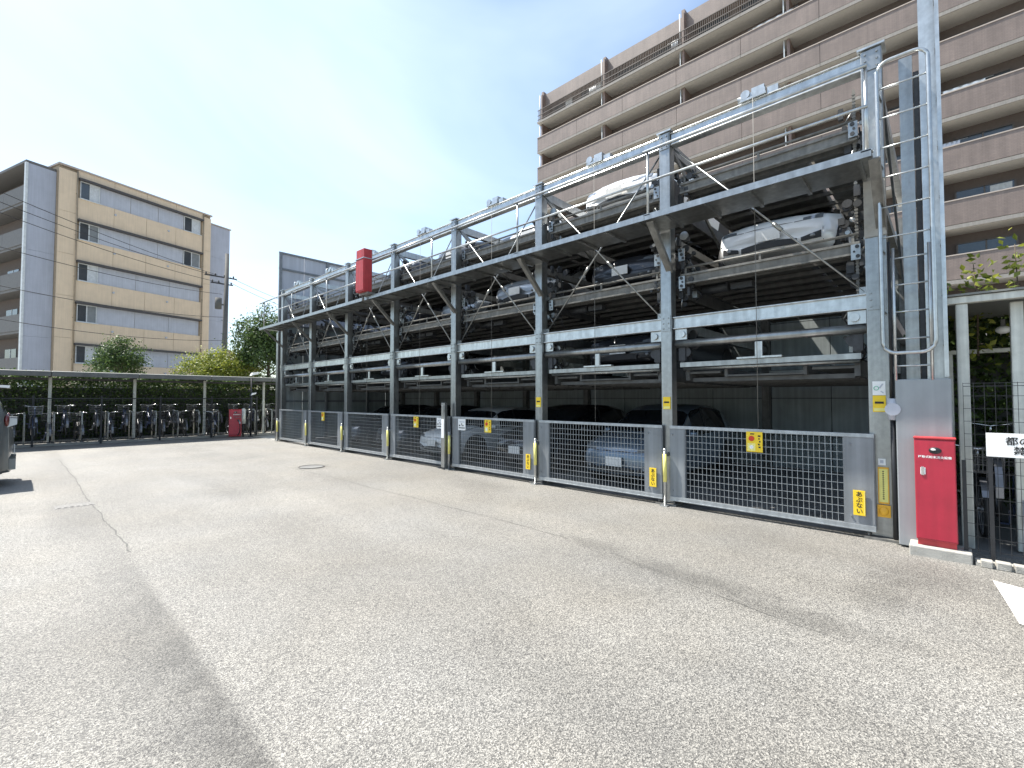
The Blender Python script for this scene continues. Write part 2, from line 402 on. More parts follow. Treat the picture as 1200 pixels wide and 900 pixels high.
def text(body, size, m, name, parent, loc, rot, align='CENTER', spacing=1., line=1.):
    cu = bpy.data.curves.new('lettering', 'FONT'); cu.body = body; cu.size = size; cu.align_x = align; cu.align_y = 'CENTER'
    cu.space_character = spacing; cu.space_line = line; cu.resolution_u = 2; cu.offset = size * .018
    tmp = bpy.data.objects.new('tmp', cu); col.objects.link(tmp)
    dg = bpy.context.evaluated_depsgraph_get(); dg.update()
    me = bpy.data.meshes.new_from_object(tmp.evaluated_get(dg))
    bpy.data.objects.remove(tmp); bpy.data.curves.remove(cu)
    me.name = name; me.materials.clear(); me.materials.append(MATS[m])
    o = bpy.data.objects.new(name, me); col.objects.link(o); o.parent = parent; o.location = loc; o.rotation_euler = rot
    return o
FACE_MX = (math.pi / 2, 0, -math.pi / 2)     # lettering that faces -X (towards the yard)

def leaves(pts, size, name, m, parent=None, jitter=.5, aspect=.55, kind=None, outward=None):
    """leaf-sized bent quads at pts"""
    n = len(pts); P = np.asarray(pts)
    d = rng.normal(size=(n, 3))
    if outward is not None: d += outward * 1.2
    d /= np.linalg.norm(d, axis=1, keepdims=True)
    t = np.cross(d, rng.normal(size=(n, 3))); t /= np.linalg.norm(t, axis=1, keepdims=True)
    b = np.cross(d, t)
    s = size * (1 - jitter / 2 + jitter * rng.random((n, 1)))
    a0 = P - t * s * .5; a1 = P + t * s * .5; w = b * s * aspect * .5; fold = d * s * .12
    V = np.concatenate([a0, P + w - fold, a1, P - w - fold], axis=1).reshape(-1, 3)
    me = bpy.data.meshes.new(name)
    me.vertices.add(4 * n); me.vertices.foreach_set('co', V.ravel())
    idx = np.arange(4 * n).reshape(n, 4)
    F = np.concatenate([idx[:, [0, 1, 2]], idx[:, [0, 2, 3]]], axis=1).ravel()
    me.loops.add(6 * n); me.loops.foreach_set('vertex_index', F)
    me.polygons.add(2 * n); me.polygons.foreach_set('loop_start', np.arange(0, 6 * n, 3)); me.polygons.foreach_set('loop_total', np.full(2 * n, 3))
    me.update(); me.validate(); me.materials.append(MATS[m])
    o = bpy.data.objects.new(name, me); col.objects.link(o)
    if parent is not None: o.parent = parent
    if kind: o['kind'] = kind
    return o
def clump_points(cx, cy, cz, rx, ry, rz, nclump, per, cr, flat=0.):
    """leaf points gathered in clumps spread over a lumpy ellipsoid"""
    pts = []; outs = []
    for _ in range(nclump):
        d = rng.normal(size=3); d /= np.linalg.norm(d)
        if d[2] < -.5: d[2] *= -.5
        r = rng.uniform(.5, 1.16)
        c = np.array([cx + d[0] * rx * r, cy + d[1] * ry * r, cz + d[2] * rz * r])
        k = cr * rng.uniform(.6, 1.3)
        q = rng.normal(size=(per, 3)) * k * .55
        pts.append(c + q); outs.append(np.tile(d, (per, 1)) * .7 + q / k)
    return np.concatenate(pts), np.concatenate(outs)

# ---------------------------------------------------------------- ground
tag(MB().box(-900, 900, -900, 900, -.5, -.03).build('ground', 'soil'), kind='structure')
lot = MB(); lot._add([(-40, -30, 0), (6.9, -30, 0), (6.9, 22.3, 0), (-40, 22.3, 0), (-40, -30, -.028), (6.9, -30, -.028), (6.9, 22.3, -.028), (-40, 22.3, -.028)],
                     [(0, 1, 2, 3), (0, 4, 5, 1), (1, 5, 6, 2), (2, 6, 7, 3), (3, 7, 4, 0)])
lot = tag(lot.build('parking_lot', 'asphalt'), kind='structure')
lane = tag(MB().box(6.905, 13.0, .35, 19.1, -.1, -.012).build('garage_floor', 'slab_dark'), kind='structure')
tag(MB().box(6.905, 30, -30, .345, -.1, -.008).build('shelter_ground', 'slab_dark'), kind='structure')

def crack(pts, w, name, seed):
    r = random.Random(seed); m = MB(); L = []; Rr = []
    P = []
    for a, b in zip(pts[:-1], pts[1:]):
        n = max(2, int(math.dist(a, b) / .09))
        for i in range(n): P.append((a[0] + (b[0] - a[0]) * i / n, a[1] + (b[1] - a[1]) * i / n))
    P.append(pts[-1]); off = 0
    for i, p in enumerate(P):
        q = P[min(i + 1, len(P) - 1)]; o = P[max(i - 1, 0)]
        d = Vector((q[0] - o[0], q[1] - o[1])).normalized(); nrm = Vector((-d.y, d.x))
        off = off * .8 + r.uniform(-.012, .012); ww = w * r.uniform(.25, 1.0)
        L.append((p[0] + nrm.x * (off + ww / 2), p[1] + nrm.y * (off + ww / 2), .003)); Rr.append((p[0] + nrm.x * (off - ww / 2), p[1] + nrm.y * (off - ww / 2), .003))
    k = len(L); m._add(L + Rr, [(i, i + 1, k + i + 1, k + i) for i in range(k - 1)])
    return m.build(name, 'tar', lot)
crack([(.74, 17.2), (.79, 12), (.8, 8.85), (.83, 6.3)], .022, 'paving_joint', 1)
crack([(4.35, 12.5), (4.42, 7.2), (4.43, 4.2), (4.36, 3.2)], .012, 'crack', 2)
crack([(4.3, 2.6), (4.02, 1.7), (3.86, 1.0), (3.78, .5)], .007, 'crack', 3)
crack([(1.2, 13.5), (2.4, 14.2), (3.8, 13.6), (5.4, 14.3)], .018, 'crack', 4)
# flush drain covers in the asphalt
d = MB(); d.box(-.22, .22, -.15, .15, -.03, .004)
dc = d.build('drain_cover', 'worn_lid', lot, (.6, 9.65, 0), bevel=.004)
g = MB()
for i in range(6): g.box(-.19 + i * .07, -.155 + i * .07, -.12, .12, .0045, .009)
g.build('grating', 'worn_lid', dc, kind='stuff')
m = MB(); m.disc((0, 0, 0), (0, 0, 1), .26, .012, 28); mh = m.build('manhole_cover', 'slab_dark', lot, (4.75, 10.95, .002))
m = MB(); m.ring((0, 0, .003), (0, 0, 1), .28, .014, 28, 5); m.build('rim', 'tar', mh)
# white painted lane mark at the right edge
m = MB(); m._add([(5.95, -.28, .004), (5.86, -.5, .004), (5.84, -1.5, .004), (4.6, -1.5, .004), (4.95, -.36, .004), (5.35, -.33, .004)], [(0, 1, 2, 3, 4, 5)])
m.build('painted_marking', 'road_white', lot)

# ---------------------------------------------------------------- mechanical car park
D = 6.825; PCH = 2.57; Y0 = .55; NB = 7
YC = [Y0 + PCH * i for i in range(NB + 1)]
GX = D + .08                     # column centre line
XB = D + 5.45                    # rear columns
PS = thing('parking_structure', 'long galvanized steel mechanical car park stacking cars on several levels behind mesh gates', 'car park', (D, Y0, 0))
off = Vector((D, Y0, 0))
def P(mb, name, m, parent=PS, **k):          # build in world space under the structure
    mb.v = [(v[0] - D, v[1] - Y0, v[2]) for v in mb.v]
    return mb.build(name, m, parent, **k)
TOP = 5.66
for i, y in enumerate(YC):
    w = .10 if i == 0 else .085
    b = MB(); b.box(GX - .085, GX + .09, y - w, y + w, .03, TOP + .12)
    c = P(b, 'column', 'galv', bevel=.008)
    b = MB(); b.box(GX - .17, GX + .17, y - .16, y + .16, -.01, .028)
    for sx in (-1, 1):
        for sy in (-1, 1): b.tube([(GX + sx * .13, y + sy * .12, .02), (GX + sx * .13, y + sy * .12, .075)], .014, 6)
    P(b, 'base_plate', 'galv_dull', c)
    b = MB(); b.box(GX - .115, GX + .12, y - w - .03, y + w + .03, TOP + .122, TOP + .145)
    P(b, 'cap_plate', 'galv_bright', c)
    for z in (2.78, 4.3, TOP - .02):
        b = MB(); b.box(GX - .098, GX - .087, y - w + .012, y + w - .012, z - .12, z + .12)
        for sy in (-1, 1):
            for sz in (-1, 0, 1): b.tube([(GX - .112, y + sy * (w - .045), z + sz * .08), (GX - .097, y + sy * (w - .045), z + sz * .08)], .013, 6)
        if z != 4.3: P(b, 'splice_plate', 'galv', c)
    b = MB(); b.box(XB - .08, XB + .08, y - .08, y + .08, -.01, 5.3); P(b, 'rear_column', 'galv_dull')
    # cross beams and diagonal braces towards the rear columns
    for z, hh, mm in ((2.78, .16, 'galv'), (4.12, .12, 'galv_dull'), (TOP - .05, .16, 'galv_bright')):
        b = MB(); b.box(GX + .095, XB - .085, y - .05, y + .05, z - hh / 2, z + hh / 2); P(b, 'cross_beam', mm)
    for (za, zb) in ((TOP - .14, 2.86),):
        b = MB(); yy = y + (.07 if za < zb else -.07); b.beam((GX + .1, yy, za), (XB - .1, yy, zb), .03, .07); P(b, 'diagonal_brace', 'galv')
# longitudinal members, one per bay
for i in range(NB):
    y0, y1 = YC[i] + .09, YC[i + 1] - .09; ym = (y0 + y1) / 2
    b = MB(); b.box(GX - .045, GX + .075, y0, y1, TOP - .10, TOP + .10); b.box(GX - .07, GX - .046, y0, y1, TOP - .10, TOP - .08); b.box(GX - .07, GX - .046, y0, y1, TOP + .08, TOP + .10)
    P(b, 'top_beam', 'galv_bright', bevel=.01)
    # lifting gear bolted on the top beam, with the sheave and its guard
    b = MB(); b.box(GX - .10, GX + .12, ym - .16, ym + .16, TOP + .102, TOP + .13); b.box(GX - .05, GX + .09, ym - .13, ym + .03, TOP + .131, TOP + .27)
    b.tube([(GX + .02, ym + .06, TOP + .20), (GX + .02, ym + .22, TOP + .20)], .05, 10); b.disc((GX - .09, ym + .1, TOP + .19), (1, 0, 0), .06, .02, 14); b.box(GX - .06, GX + .06, ym - .3, ym - .17, TOP + .101, TOP + .19); b.box(GX - .08, GX - .06, ym - .15, ym + .15, TOP + .131, TOP + .2)
    P(b, 'hoist_motor', 'galv_bright')
    b = MB(); b.tube([(GX - .1, ym, TOP + .1), (GX - .1, ym, 1.22)], .004, 5); P(b, 'lift_cable', 'galv_dull')
    # level two beam, pallet edge bar and hanging guard
    b = MB(); b.box(GX - .02, GX + .06, y0, y1, 2.685, 2.875); b.box(GX - .055, GX - .021, y0, y1, 2.685, 2.705); b.box(GX - .055, GX - .021, y0, y1, 2.855, 2.875)
    P(b, 'front_beam', 'galv_bright', bevel=.006)
    b = MB(); b.tube([(GX + .02, y0 + .02, 2.46), (GX + .02, y1 - .02, 2.46)], .06, 10); P(b, 'edge_bar', 'galv')
    b = MB(); b.box(GX - .03, GX + .01, ym - .045, ym + .045, 2.20, 2.40); b.box(GX - .04, GX + .05, ym - .28, ym + .28, 2.175, 2.199); P(b, 'hanger', 'galv_bright')
    b = MB(); b.box(GX + .02, GX + .07, y0 + .08, y1 - .08, 2.10, 2.17); b.tube([(GX + .1, y0 + .1, 2.08), (GX + .1, y1 - .1, 2.08)], .03, 8); P(b, 'guard_bar', 'galv')
    for yy, sg in ((y0 + .11, 1), (y1 - .11, -1)):
        b = MB(); b.box(GX - .01, GX + .02, yy - .09, yy + .09, 2.52, 2.68); b.disc((GX - .025, yy + .02 * sg, 2.60), (1, 0, 0), .05, .03, 14); P(b, 'roller_bracket', 'galv_bright')
        b = MB(); b.disc((GX + .06, yy + .05 * sg, 2.33), (1, 0, 0), .075, .03, 16); b.disc((GX + .06, yy, 2.22), (1, 0, 0), .045, .05, 12); b.box(GX + .02, GX + .1, yy - .05, yy + .05, 2.2, 2.4)
        P(b, 'chain_sprocket', 'machine_dark')
        if sg > 0:
            b = MB(); b.box(GX + .16, GX + .17, yy - .012, yy + .012, 2.9, 5.5)
            for k in range(60): b.box(GX + .155, GX + .175, yy - .018, yy + .018, 2.95 + k * .042, 2.972 + k * .042)
            P(b, 'hoist_chain', 'galv_dull')
    # crossed bracing rods between the columns
    for a, c in (((GX, y0 + .03, 2.9), (GX, y1 - .03, TOP - .15)), ((GX + .03, y1 - .03, 2.9), (GX + .03, y0 + .03, TOP - .15))):
        if i == 0 and a[1] > c[1]: continue
        b = MB(); b.tube([a, c], .014, 6); mid = (Vector(a) + Vector(c)) / 2; dd = (Vector(c) - Vector(a)).normalized()
        b.tube([mid - dd * .45, mid - dd * .3], .028, 8); b.box(a[0] - .012, a[0] + .012, a[1] - .05, a[1] + .05, a[2] - .06, a[2] + .06)
        P(b, 'bracing_rod', 'galv')
b = MB(); b.box(XB + .135, XB + .15, YC[0] - .1, YC[-1] + .4, 0, 4.55); P(b, 'light_stop_sheet', 'machine_dark')  # added sheet that stops light leaking through the panel gaps
# rear tie beam and grey wall panels closing the back
for i in range(NB):
    y0, y1 = YC[i] + .085, YC[i + 1] - .085
    for z0, z1 in ((0, .75), (.765, 1.62), (1.635, 2.12), (2.3, 3.4), (3.415, 4.55)):
        for k in range(2):
            a = y0 + (y1 - y0) * k / 2 + .008; c = y0 + (y1 - y0) * (k + 1) / 2 - .008
            b = MB(); b.box(XB + .09, XB + .13, a, c, z0, z1); P(b, 'wall_panel', 'wall_inner')
    b = MB(); b.box(XB - .06, XB + .06, y0, y1, 2.13, 2.28); P(b, 'rear_beam', 'galv')
    b = MB(); b.box(XB - .06, XB + .06, y0, y1, 4.9, 5.05); P(b, 'rear_beam', 'galv')

# pallets
def pallet_mesh():
    b = MB(); L = 5.1; w = 2.12
    for s in (-1, 1):
        b.box(.02, L, s * w / 2 - .24 - .24 * s, s * w / 2 + .24 - .24 * s, 0, .03)
        b.box(0, L, s * w / 2 - .03, s * w / 2 + .03, -.10, .13)
        b.box(.02, L, s * .50 - .02, s * .50 + .02, -.06, .06)
    b.box(.02, L, -.478, .478, -.055, -.03)
    for k in range(11): b.box(.1 + k * .47, .16 + k * .47, -w / 2 + .035, w / 2 - .035, -.12, -.062)
    for k in range(22):
        for s in (-1, 1): b.box(.1 + k * .22, .13 + k * .22, s * .8 - .22, s * .8 + .22, .031, .045)
    return b.mesh('pallet', 'pallet_steel')
def pallet_front():
    b = MB(); b.box(-.06, -.002, -1.12, 1.12, -.11, .05); b.box(-.09, -.061, -1.12, 1.12, .02, .05); b.box(-.09, -.061, -1.12, 1.12, -.11, -.085)
    b.tube([(-.05, -1.1, .15), (-.05, 1.1, .15)], .018, 8)
    for y in (-1.05, 0, 1.05): b.box(-.06, -.04, y - .015, y + .015, .05, .15)
    return b.mesh('front_bar', 'galv_dull')
pm, pf = pallet_mesh(), pallet_front()
LEV = (2.0, 3.5, 4.93)
for i in range(NB):
    for z in LEV:
        q = piece(pm, 'pallet', PS, (GX + .17 - D, (YC[i] + YC[i + 1]) / 2 - Y0, z))
        if z > 3: piece(pf, 'front_bar', q, (0, 0, 0))
        if z > 3:
            b = MB(); b.tube([(.35, .55, -.16), (.35, .95, -.16)], .07, 10); b.box(.28, .42, .2, .5, -.22, -.13)
            b.build('traverse_motor', 'machine_dark', q)

# drive gear clustered behind the columns: sprocket plates, motors, switches, cable loops
def drive_unit(seed, m, bright):
    r = random.Random(seed); b = MB()
    for q in range(6 if bright else 18):
        y, z, x = r.uniform(-.13, .13), r.uniform(-.3, .3), r.uniform(-.05, .3); k = r.random()
        if k < .35: b.disc((x, y, z), (1, 0, 0), r.uniform(.02, .07), r.uniform(.02, .06), 12)
        elif k < .7: b.box(x, x + r.uniform(.03, .1), y, y + r.uniform(.03, .08), z, z + r.uniform(.03, .14))
        else: b.tube([(x, y, z), (x + .03, y + r.uniform(-.08, .08), z - .1), (x + .1, y + r.uniform(-.1, .1), z - .16)], .009, 6)
    if bright: b.box(-.07, -.06, -.045, .05, -.10, .09)
    else:
        for q in range(3): b.disc((-.075, r.uniform(-.02, .03), -.06 + q * .06), (1, 0, 0), r.uniform(.012, .026), .012, 10)
    return b.mesh('drive_unit', m)
du = [(drive_unit(30 + q, 'galv', True), drive_unit(60 + q, 'machine_dark', False)) for q in range(4)]
for i, y in enumerate(YC):
    for j, z in enumerate((2.42, 3.42, 3.85, 4.95)):
        for sg in (-1, 1):
            if (i == 0 and sg < 0) or (i == NB and sg > 0): continue
            k = (i * 3 + j + (sg > 0)) % 4
            q = piece(du[k][1], 'drive_unit', PS, (GX + .12 - D, y + sg * .2 - Y0, z)); q['kind'] = 'stuff'
            if (i + j + sg) % 3: q = piece(du[k][0], 'fittings', q, (0, 0, 0)); q['kind'] = 'stuff'
# walkway with handrail, brackets
WX0, WX1 = D - .70, D - .015
for i in range(NB):
    a = YC[i] + (.0 if i else -.04); c = YC[i + 1] - .004
    if i == NB - 1: c += .35
    b = MB(); b.box(WX0 + .012, WX1, a, c, 4.235, 4.26); b.box(WX0, WX0 + .011, a, c, 4.20, 4.285); b.box(WX0 + .012, WX0 + .04, a, c, 4.20, 4.21)
    for k in range(5): b.box(WX0 + .05, WX1 - .02, a + .1 + k * .55, a + .14 + k * .55, 4.195, 4.234)
    P(b, 'walkway_deck', 'galv')
    for z, r in ((5.21, .021), (4.76, .017)):
        b = MB(); b.tube([(WX0 + .02, a + .02, z), (WX0 + .02, c + .02, z)], r, 8); P(b, 'handrail', 'galv_bright')
for i, y in enumerate(YC):
    yy = y - .04 if i else y
    b = MB(); b.tube([(WX0 + .045, yy, 4.26), (WX0 + .045, yy, 5.2)], .019, 8); b.box(WX0 + .0, WX0 + .09, yy - .05, yy + .05, 4.261, 4.275); P(b, 'rail_post', 'galv_bright')
    b = MB()
    b.beam((WX0 + .06, y - .06, 4.19), (D + .0, y - .06, 3.60), .10, .03)
    b.beam((WX0 + .085, y - .105, 4.165), (D + .02, y - .105, 3.575), .012, .07)
    P(b, 'bracket', 'galv_dull')
# kicker gusset at the near column
b = MB(); b.box(GX - .105, GX - .088, YC[0] - .105, YC[0] + .1, 3.52, 4.19); P(b, 'gusset_plate', 'concrete')

# gates
HG = 1.21
gate_meshes = {}
def gate(i):
    y0, y1 = YC[i] + .05, YC[i + 1] - .07
    gx = D - .055
    b = MB(); b.box(gx - .025, gx + .025, y0, y1, HG - .045, HG); b.box(gx - .03, gx + .03, y0, y1, .09, .15); b.box(gx - .035, gx - .031, y0, y1, .085, .10)
    g = P(b, 'gate', 'gate_steel', bevel=.004)
    for a, c in ((y0, y0 + .30), (y1 - .24, y1)):
        b = MB(); b.box(gx - .018, gx + .018, a, c, .152, HG - .047); b.box(gx - .026, gx - .019, a + .01, a + .025, .17, HG - .06)
        for z in (.24, HG - .13):
            b.tube([(gx - .03, (a + c) / 2 + .08, z), (gx - .018, (a + c) / 2 + .08, z)], .012, 6)
        P(b, 'side_plate', 'gate_paint', g)
    b = MB(); ya, yb = y0 + .30, y1 - .24; n = int((yb - ya) / .058)
    for k in range(1, n):
        yy = ya + (yb - ya) * k / n; b.box(gx - .006, gx - .0005, yy - .0025, yy + .0025, .152, HG - .047)
    nr = 11
    for k in range(1, nr):
        z = .152 + (HG - .2) * k / nr; b.box(gx + .0005, gx + .006, ya, yb, z - .003, z + .003)
    P(b, 'wire_mesh', 'gate_steel', g, kind='stuff')
    return g
for i in range(NB): gate(i)
# guide posts in front of each column, with yellow sleeves
for i in range(1, NB + 1):
    y = YC[i] - .01; gx = D - .12
    b = MB(); b.tube([(gx, y, 0), (gx, y, .84)], .024, 10); b.ball((gx, y, .84), .03, .03, .025); b.box(gx - .07, gx + .04, y - .06, y + .06, .0, .02); b.box(gx, gx + .1, y - .02, y + .02, .74, .8)
    g = P(b, 'guide_post', 'galv_bright')
    b = MB(); b.tube([(gx, y, .36), (gx, y, .78)], .03, 10); P(b, 'sleeve', 'pale_yellow', g)
# taller switch post between the third and fourth gates
b = MB(); b.box(D - .21, D - .13, YC[3] + .05, YC[3] + .17, .05, 1.52); b.box(D - .225, D - .205, YC[3] + .07, YC[3] + .15, 1.3, 1.46); P(b, 'switch_post', 'galv', bevel=.006)
b = MB(); b.box(D - .216, D - .211, YC[3] + .06, YC[3] + .16, .72, 1.15); P(b, 'notice_strip', 'white_paint')
# end frame with the high screen of grey panels at the far end
YE = YC[-1] + .42
for k in range(6):
    x0 = D + .05 + k * .95
    for z0, z1 in ((0, 1.5), (1.52, 3.0), (3.02, 4.5), (4.52, 5.7), (5.72, 6.72), (6.74, 7.35)):
        b = MB(); b.box(x0, x0 + .93, YE, YE + .05, z0, z1); P(b, 'screen_panel', 'screen_panel' if z0 > 4 else 'wall_inner')
for k in range(4):
    x0 = D + .05 + k * 1.9; b = MB(); b.box(x0 - .05, x0 + .05, YE - .09, YE - .003, 0, 7.38); P(b, 'screen_post', 'screen_frame')
for z in (1.51, 3.01, 4.51, 5.71, 6.73, 7.36):
    b = MB(); b.box(D, D + 5.8, YE - .05, YE - .004, z - .035, z + .035)
    P(b, 'screen_rail', 'screen_frame')
b = MB(); b.box(D - .02, D + .05, YE - .12, YE + .06, 0, 4.19); P(b, 'end_column', 'galv')

# near-end mast with caged ladder
b = MB(); b.box(6.95, 6.965, -.04, .13, 1.6, 7.4); b.box(7.12, 7.135, -.04, .13, 1.6, 7.4); b.box(6.966, 7.119, .035, .05, 1.6, 7.4); P(b, 'mast', 'galv_bright')
b = MB(); b.box(6.97, 6.982, .19, .31, 1.6, 5.6); b.box(6.983, 7.1, .295, .31, 1.6, 5.6); b.box(6.983, 7.1, .19, .205, 1.6, 5.6); P(b, 'mast_channel', 'galv')
b = MB(); b.box(6.99, 7.1, .135, .185, 1.6, 5.4); P(b, 'mast_web', 'machine_dark')
b = MB(); b.box(6.72, 6.83, -.045, -.01, 1.85, 7.4); P(b, 'mast_flange', 'galv_bright')
for k in range(9):
    z = 2.2 + k * .55; b = MB(); b.box(6.84, 6.965, -.03, -.005, z, z + .06); P(b, 'tie_bar', 'galv')
LX = 6.64
b = MB()
for y in (.385, .085): b.tube([(LX, y, 1.82), (LX, y, 3.3)], .015, 8)
lad = P(b, 'ladder', 'galv_bright')
for k in range(5):
    z = 1.98 + k * .3; b = MB(); b.tube([(LX, .085, z), (LX, .385, z)], .010, 8); P(b, 'rung', 'galv_bright', lad)
# safety loop: rounded rectangle of pipe
loop = []
ya, yb, za, zb, r0 = .05, .485, 2.12, 5.42, .12
for cx, cz, a0 in ((yb - r0, zb - r0, 0), (ya + r0, zb - r0, 90), (ya + r0, za + r0, 180), (yb - r0, za + r0, 270)):
    for q in range(7):
        a = R(a0 + q * 15); loop.append((LX - .06, cx + r0 * math.cos(a), cz + r0 * math.sin(a)))
loop.append(loop[0])
b = MB(); b.tube(loop, .02, 8, cap=False); sl_ = P(b, 'safety_loop', 'galv_bright', lad)
for k in range(6):
    z = 3.42 + k * .34; b = MB(); b.tube([(LX - .06, ya, z), (LX - .06, yb, z)], .009, 8); P(b, 'rung', 'galv_bright', lad)
for z in (2.6, 3.3, 4.3, 5.1):
    b = MB(); b.tube([(LX - .06, yb, z), (LX + .2, yb - .02, z)], .011, 6); P(b, 'standoff', 'galv', lad)
b = MB(); b.box(6.63, 7.15, -.06, .395, .02, 1.83); P(b, 'mast_housing', 'grey_paint', bevel=.01)
# conduit and junction box beside the near column
b = MB(); b.tube([(6.70, .425, .05), (6.70, .425, 1.40)], .022, 8); b.tube([(6.70, .425, 1.6), (6.70, .425, 3.4)], .014, 8); P(b, 'conduit', 'black_metal')
b = MB(); b.tube([(6.62, .42, 1.5), (6.72, .42, 1.5)], .07, 14); b.tube([(6.69, .42, 1.38), (6.69, .42, 1.62)], .05, 12); P(b, 'junction_box', 'grey_band')

# ---------------------------------------------------------------- signs fixed on the car park
def plate(name, label, y, z, w, h, x, m, cat='sign', group=None):
    t = thing(name, label, cat, (x, y, z), 0, group)
    MB().box(-.003, .003, -w / 2, w / 2, -h / 2, h / 2).build('board', m, t, bevel=.0015)
    return t
gxs = D - .055 - .03
def tall_label(i, label):
    y = YC[i] + .05 + .15
    t = plate('warning_label', label, y, .40, .115, .29, gxs - .005, 'yellow_sign', group='tall yellow labels on gate plates')
    for k, ch in enumerate('あぶない'):
        text(ch, .066, 'black_ink', 'lettering', t, (-.0045, 0, .098 - k * .065), FACE_MX)
    MB().box(-.0042, -.0033, -.052, -.047, -.135, .135).build('border', 'pale_yellow', t)
for i, wd in enumerate(('nearest', 'second', 'third', 'fourth')):
    tall_label(i, f'tall yellow label with black characters low on the {wd} gate from the ladder')
def hang_sign(i, label):
    ym = (YC[i] + YC[i + 1]) / 2 + .03
    t = plate('operation_sign', label, ym, HG - .17, .20, .27, gxs - .01, 'yellow_sign', group='yellow signs hanging on the gates')
    b = MB(); b.disc((-.006, .035, .045), (1, 0, 0), .036, .004, 20); b.build('red_disc', 'sign_red', t)
    b = MB(); b.box(-.0045, -.0032, -.012, .085, -.12, -.02); b.build('pale_field', 'pale_yellow', t)
    b = MB(); b.disc((-.006, .035, -.07), (1, 0, 0), .026, .003, 16); b.build('white_disc', 'white_paint', t)
    b = MB(); b.box(-.006, -.0035, .0, .05, .098, .112)
    for k in range(5): b.box(-.006, -.0035, -.075 + .01 * (k % 2), -.045 - .006 * (k % 3), .07 - k * .037, .09 - k * .037)
    b.build('print', 'black_ink', t, kind='stuff')
hang_sign(0, 'yellow sign with red disc hanging on the wide mesh gate nearest the ladder')
hang_sign(2, 'yellow sign with red disc on the gate just right of the switch post')
hang_sign(3, 'yellow sign with red disc on the gate just left of the switch post')
hang_sign(6 - 1, 'yellow sign with red disc on the second gate from the far end')
def small_notice(y, label):
    t = plate('white_notice', label, y, HG - .17, .25, .25, gxs - .01, 'white_paint', group='white notices by the switch post')
    b = MB()
    b.prism([(-.02, .0), (.0, .035), (.02, .0)], 'x', -.006, -.0035)
    for q, (ya_, yb_) in enumerate(((-.06, -.03), (-.01, .0), (.05, .09))): b.box(-.006, -.0035, ya_, yb_, -.035, -.005)
    for k in range(6): b.box(-.006, -.0035, -.1 + k * .034, -.078 + k * .034, -.085, -.06)
    b.build('print', 'black_ink', t, kind='stuff')
    b = MB()
    for k in range(3): b.box(-.006, -.0035, -.09 + k * .06, -.05 + k * .06, .05, .07)
    b.build('faded_print', 'grey_band', t, kind='stuff')
small_notice(YC[3] + .36, 'white notice on the gate just left of the switch post')
small_notice(YC[3] - .42, 'white notice on the gate just right of the switch post')
def column_sticker(i, z, label):
    t = plate('caution_sticker', label, YC[i], z, .12, .19, GX - .092, 'yellow_sign', group='yellow caution stickers on the columns')
    b = MB(); b.box(-.006, -.0035, -.04, .04, .0, .025); b.build('print', 'black_ink', t, kind='stuff')
    b = MB(); b.box(-.0045, -.0034, -.05, .05, -.085, -.05); b.build('pale_field', 'pale_yellow', t)
column_sticker(0, 1.56, 'yellow sticker with a black bar on the near column, below a white one')
column_sticker(1, 1.55, 'yellow sticker on the second column from the ladder')
column_sticker(2, 1.55, 'yellow sticker on the third column from the ladder')
t = plate('pictogram_sticker', 'white sticker with small coloured marks high on the near column', YC[0], 1.74, .12, .16, GX - .092, 'white_paint')
b = MB(); b.ring((-.005, .025, .0), (1, 0, 0), .022, .004, 16, 4); b.build('green_mark', 'sign_green', t)
b = MB(); b.beam((-.005, -.035, .05), (-.005, -.005, .0), .003, .014); b.beam((-.005, -.04, -.055), (-.005, -.015, -.035), .003, .012); b.build('print', 'grey_band', t, kind='stuff')
t = plate('operating_label', 'long upright yellow label with fine print at the foot of the near column', YC[0] - .02, .62, .10, .42, GX - .095, 'amber')
MB().box(-.0045, -.0034, -.04, .04, -.19, .19).build('pale_field', 'pale_yellow', t)
b = MB()
for k in range(14): b.box(-.006, -.0046, -.006, .008, .155 - k * .024, .168 - k * .024)
b.build('print', 'black_ink', t, kind='stuff')
t = plate('amber_reflector', 'amber plastic reflector below the long yellow label on the near column', YC[0] - .02, .33, .12, .14, GX - .11, 'amber')
MB().ball((-.004, 0, 0), .016, .045, .05).build('lens', 'amber', t)
t = plate('white_tag', 'small white tag above the long yellow label on the near column', YC[0] - .01, .89, .07, .075, GX - .093, 'white_paint')
MB().box(-.006, -.0035, -.015, .015, -.015, .02).build('print', 'grey_band', t)

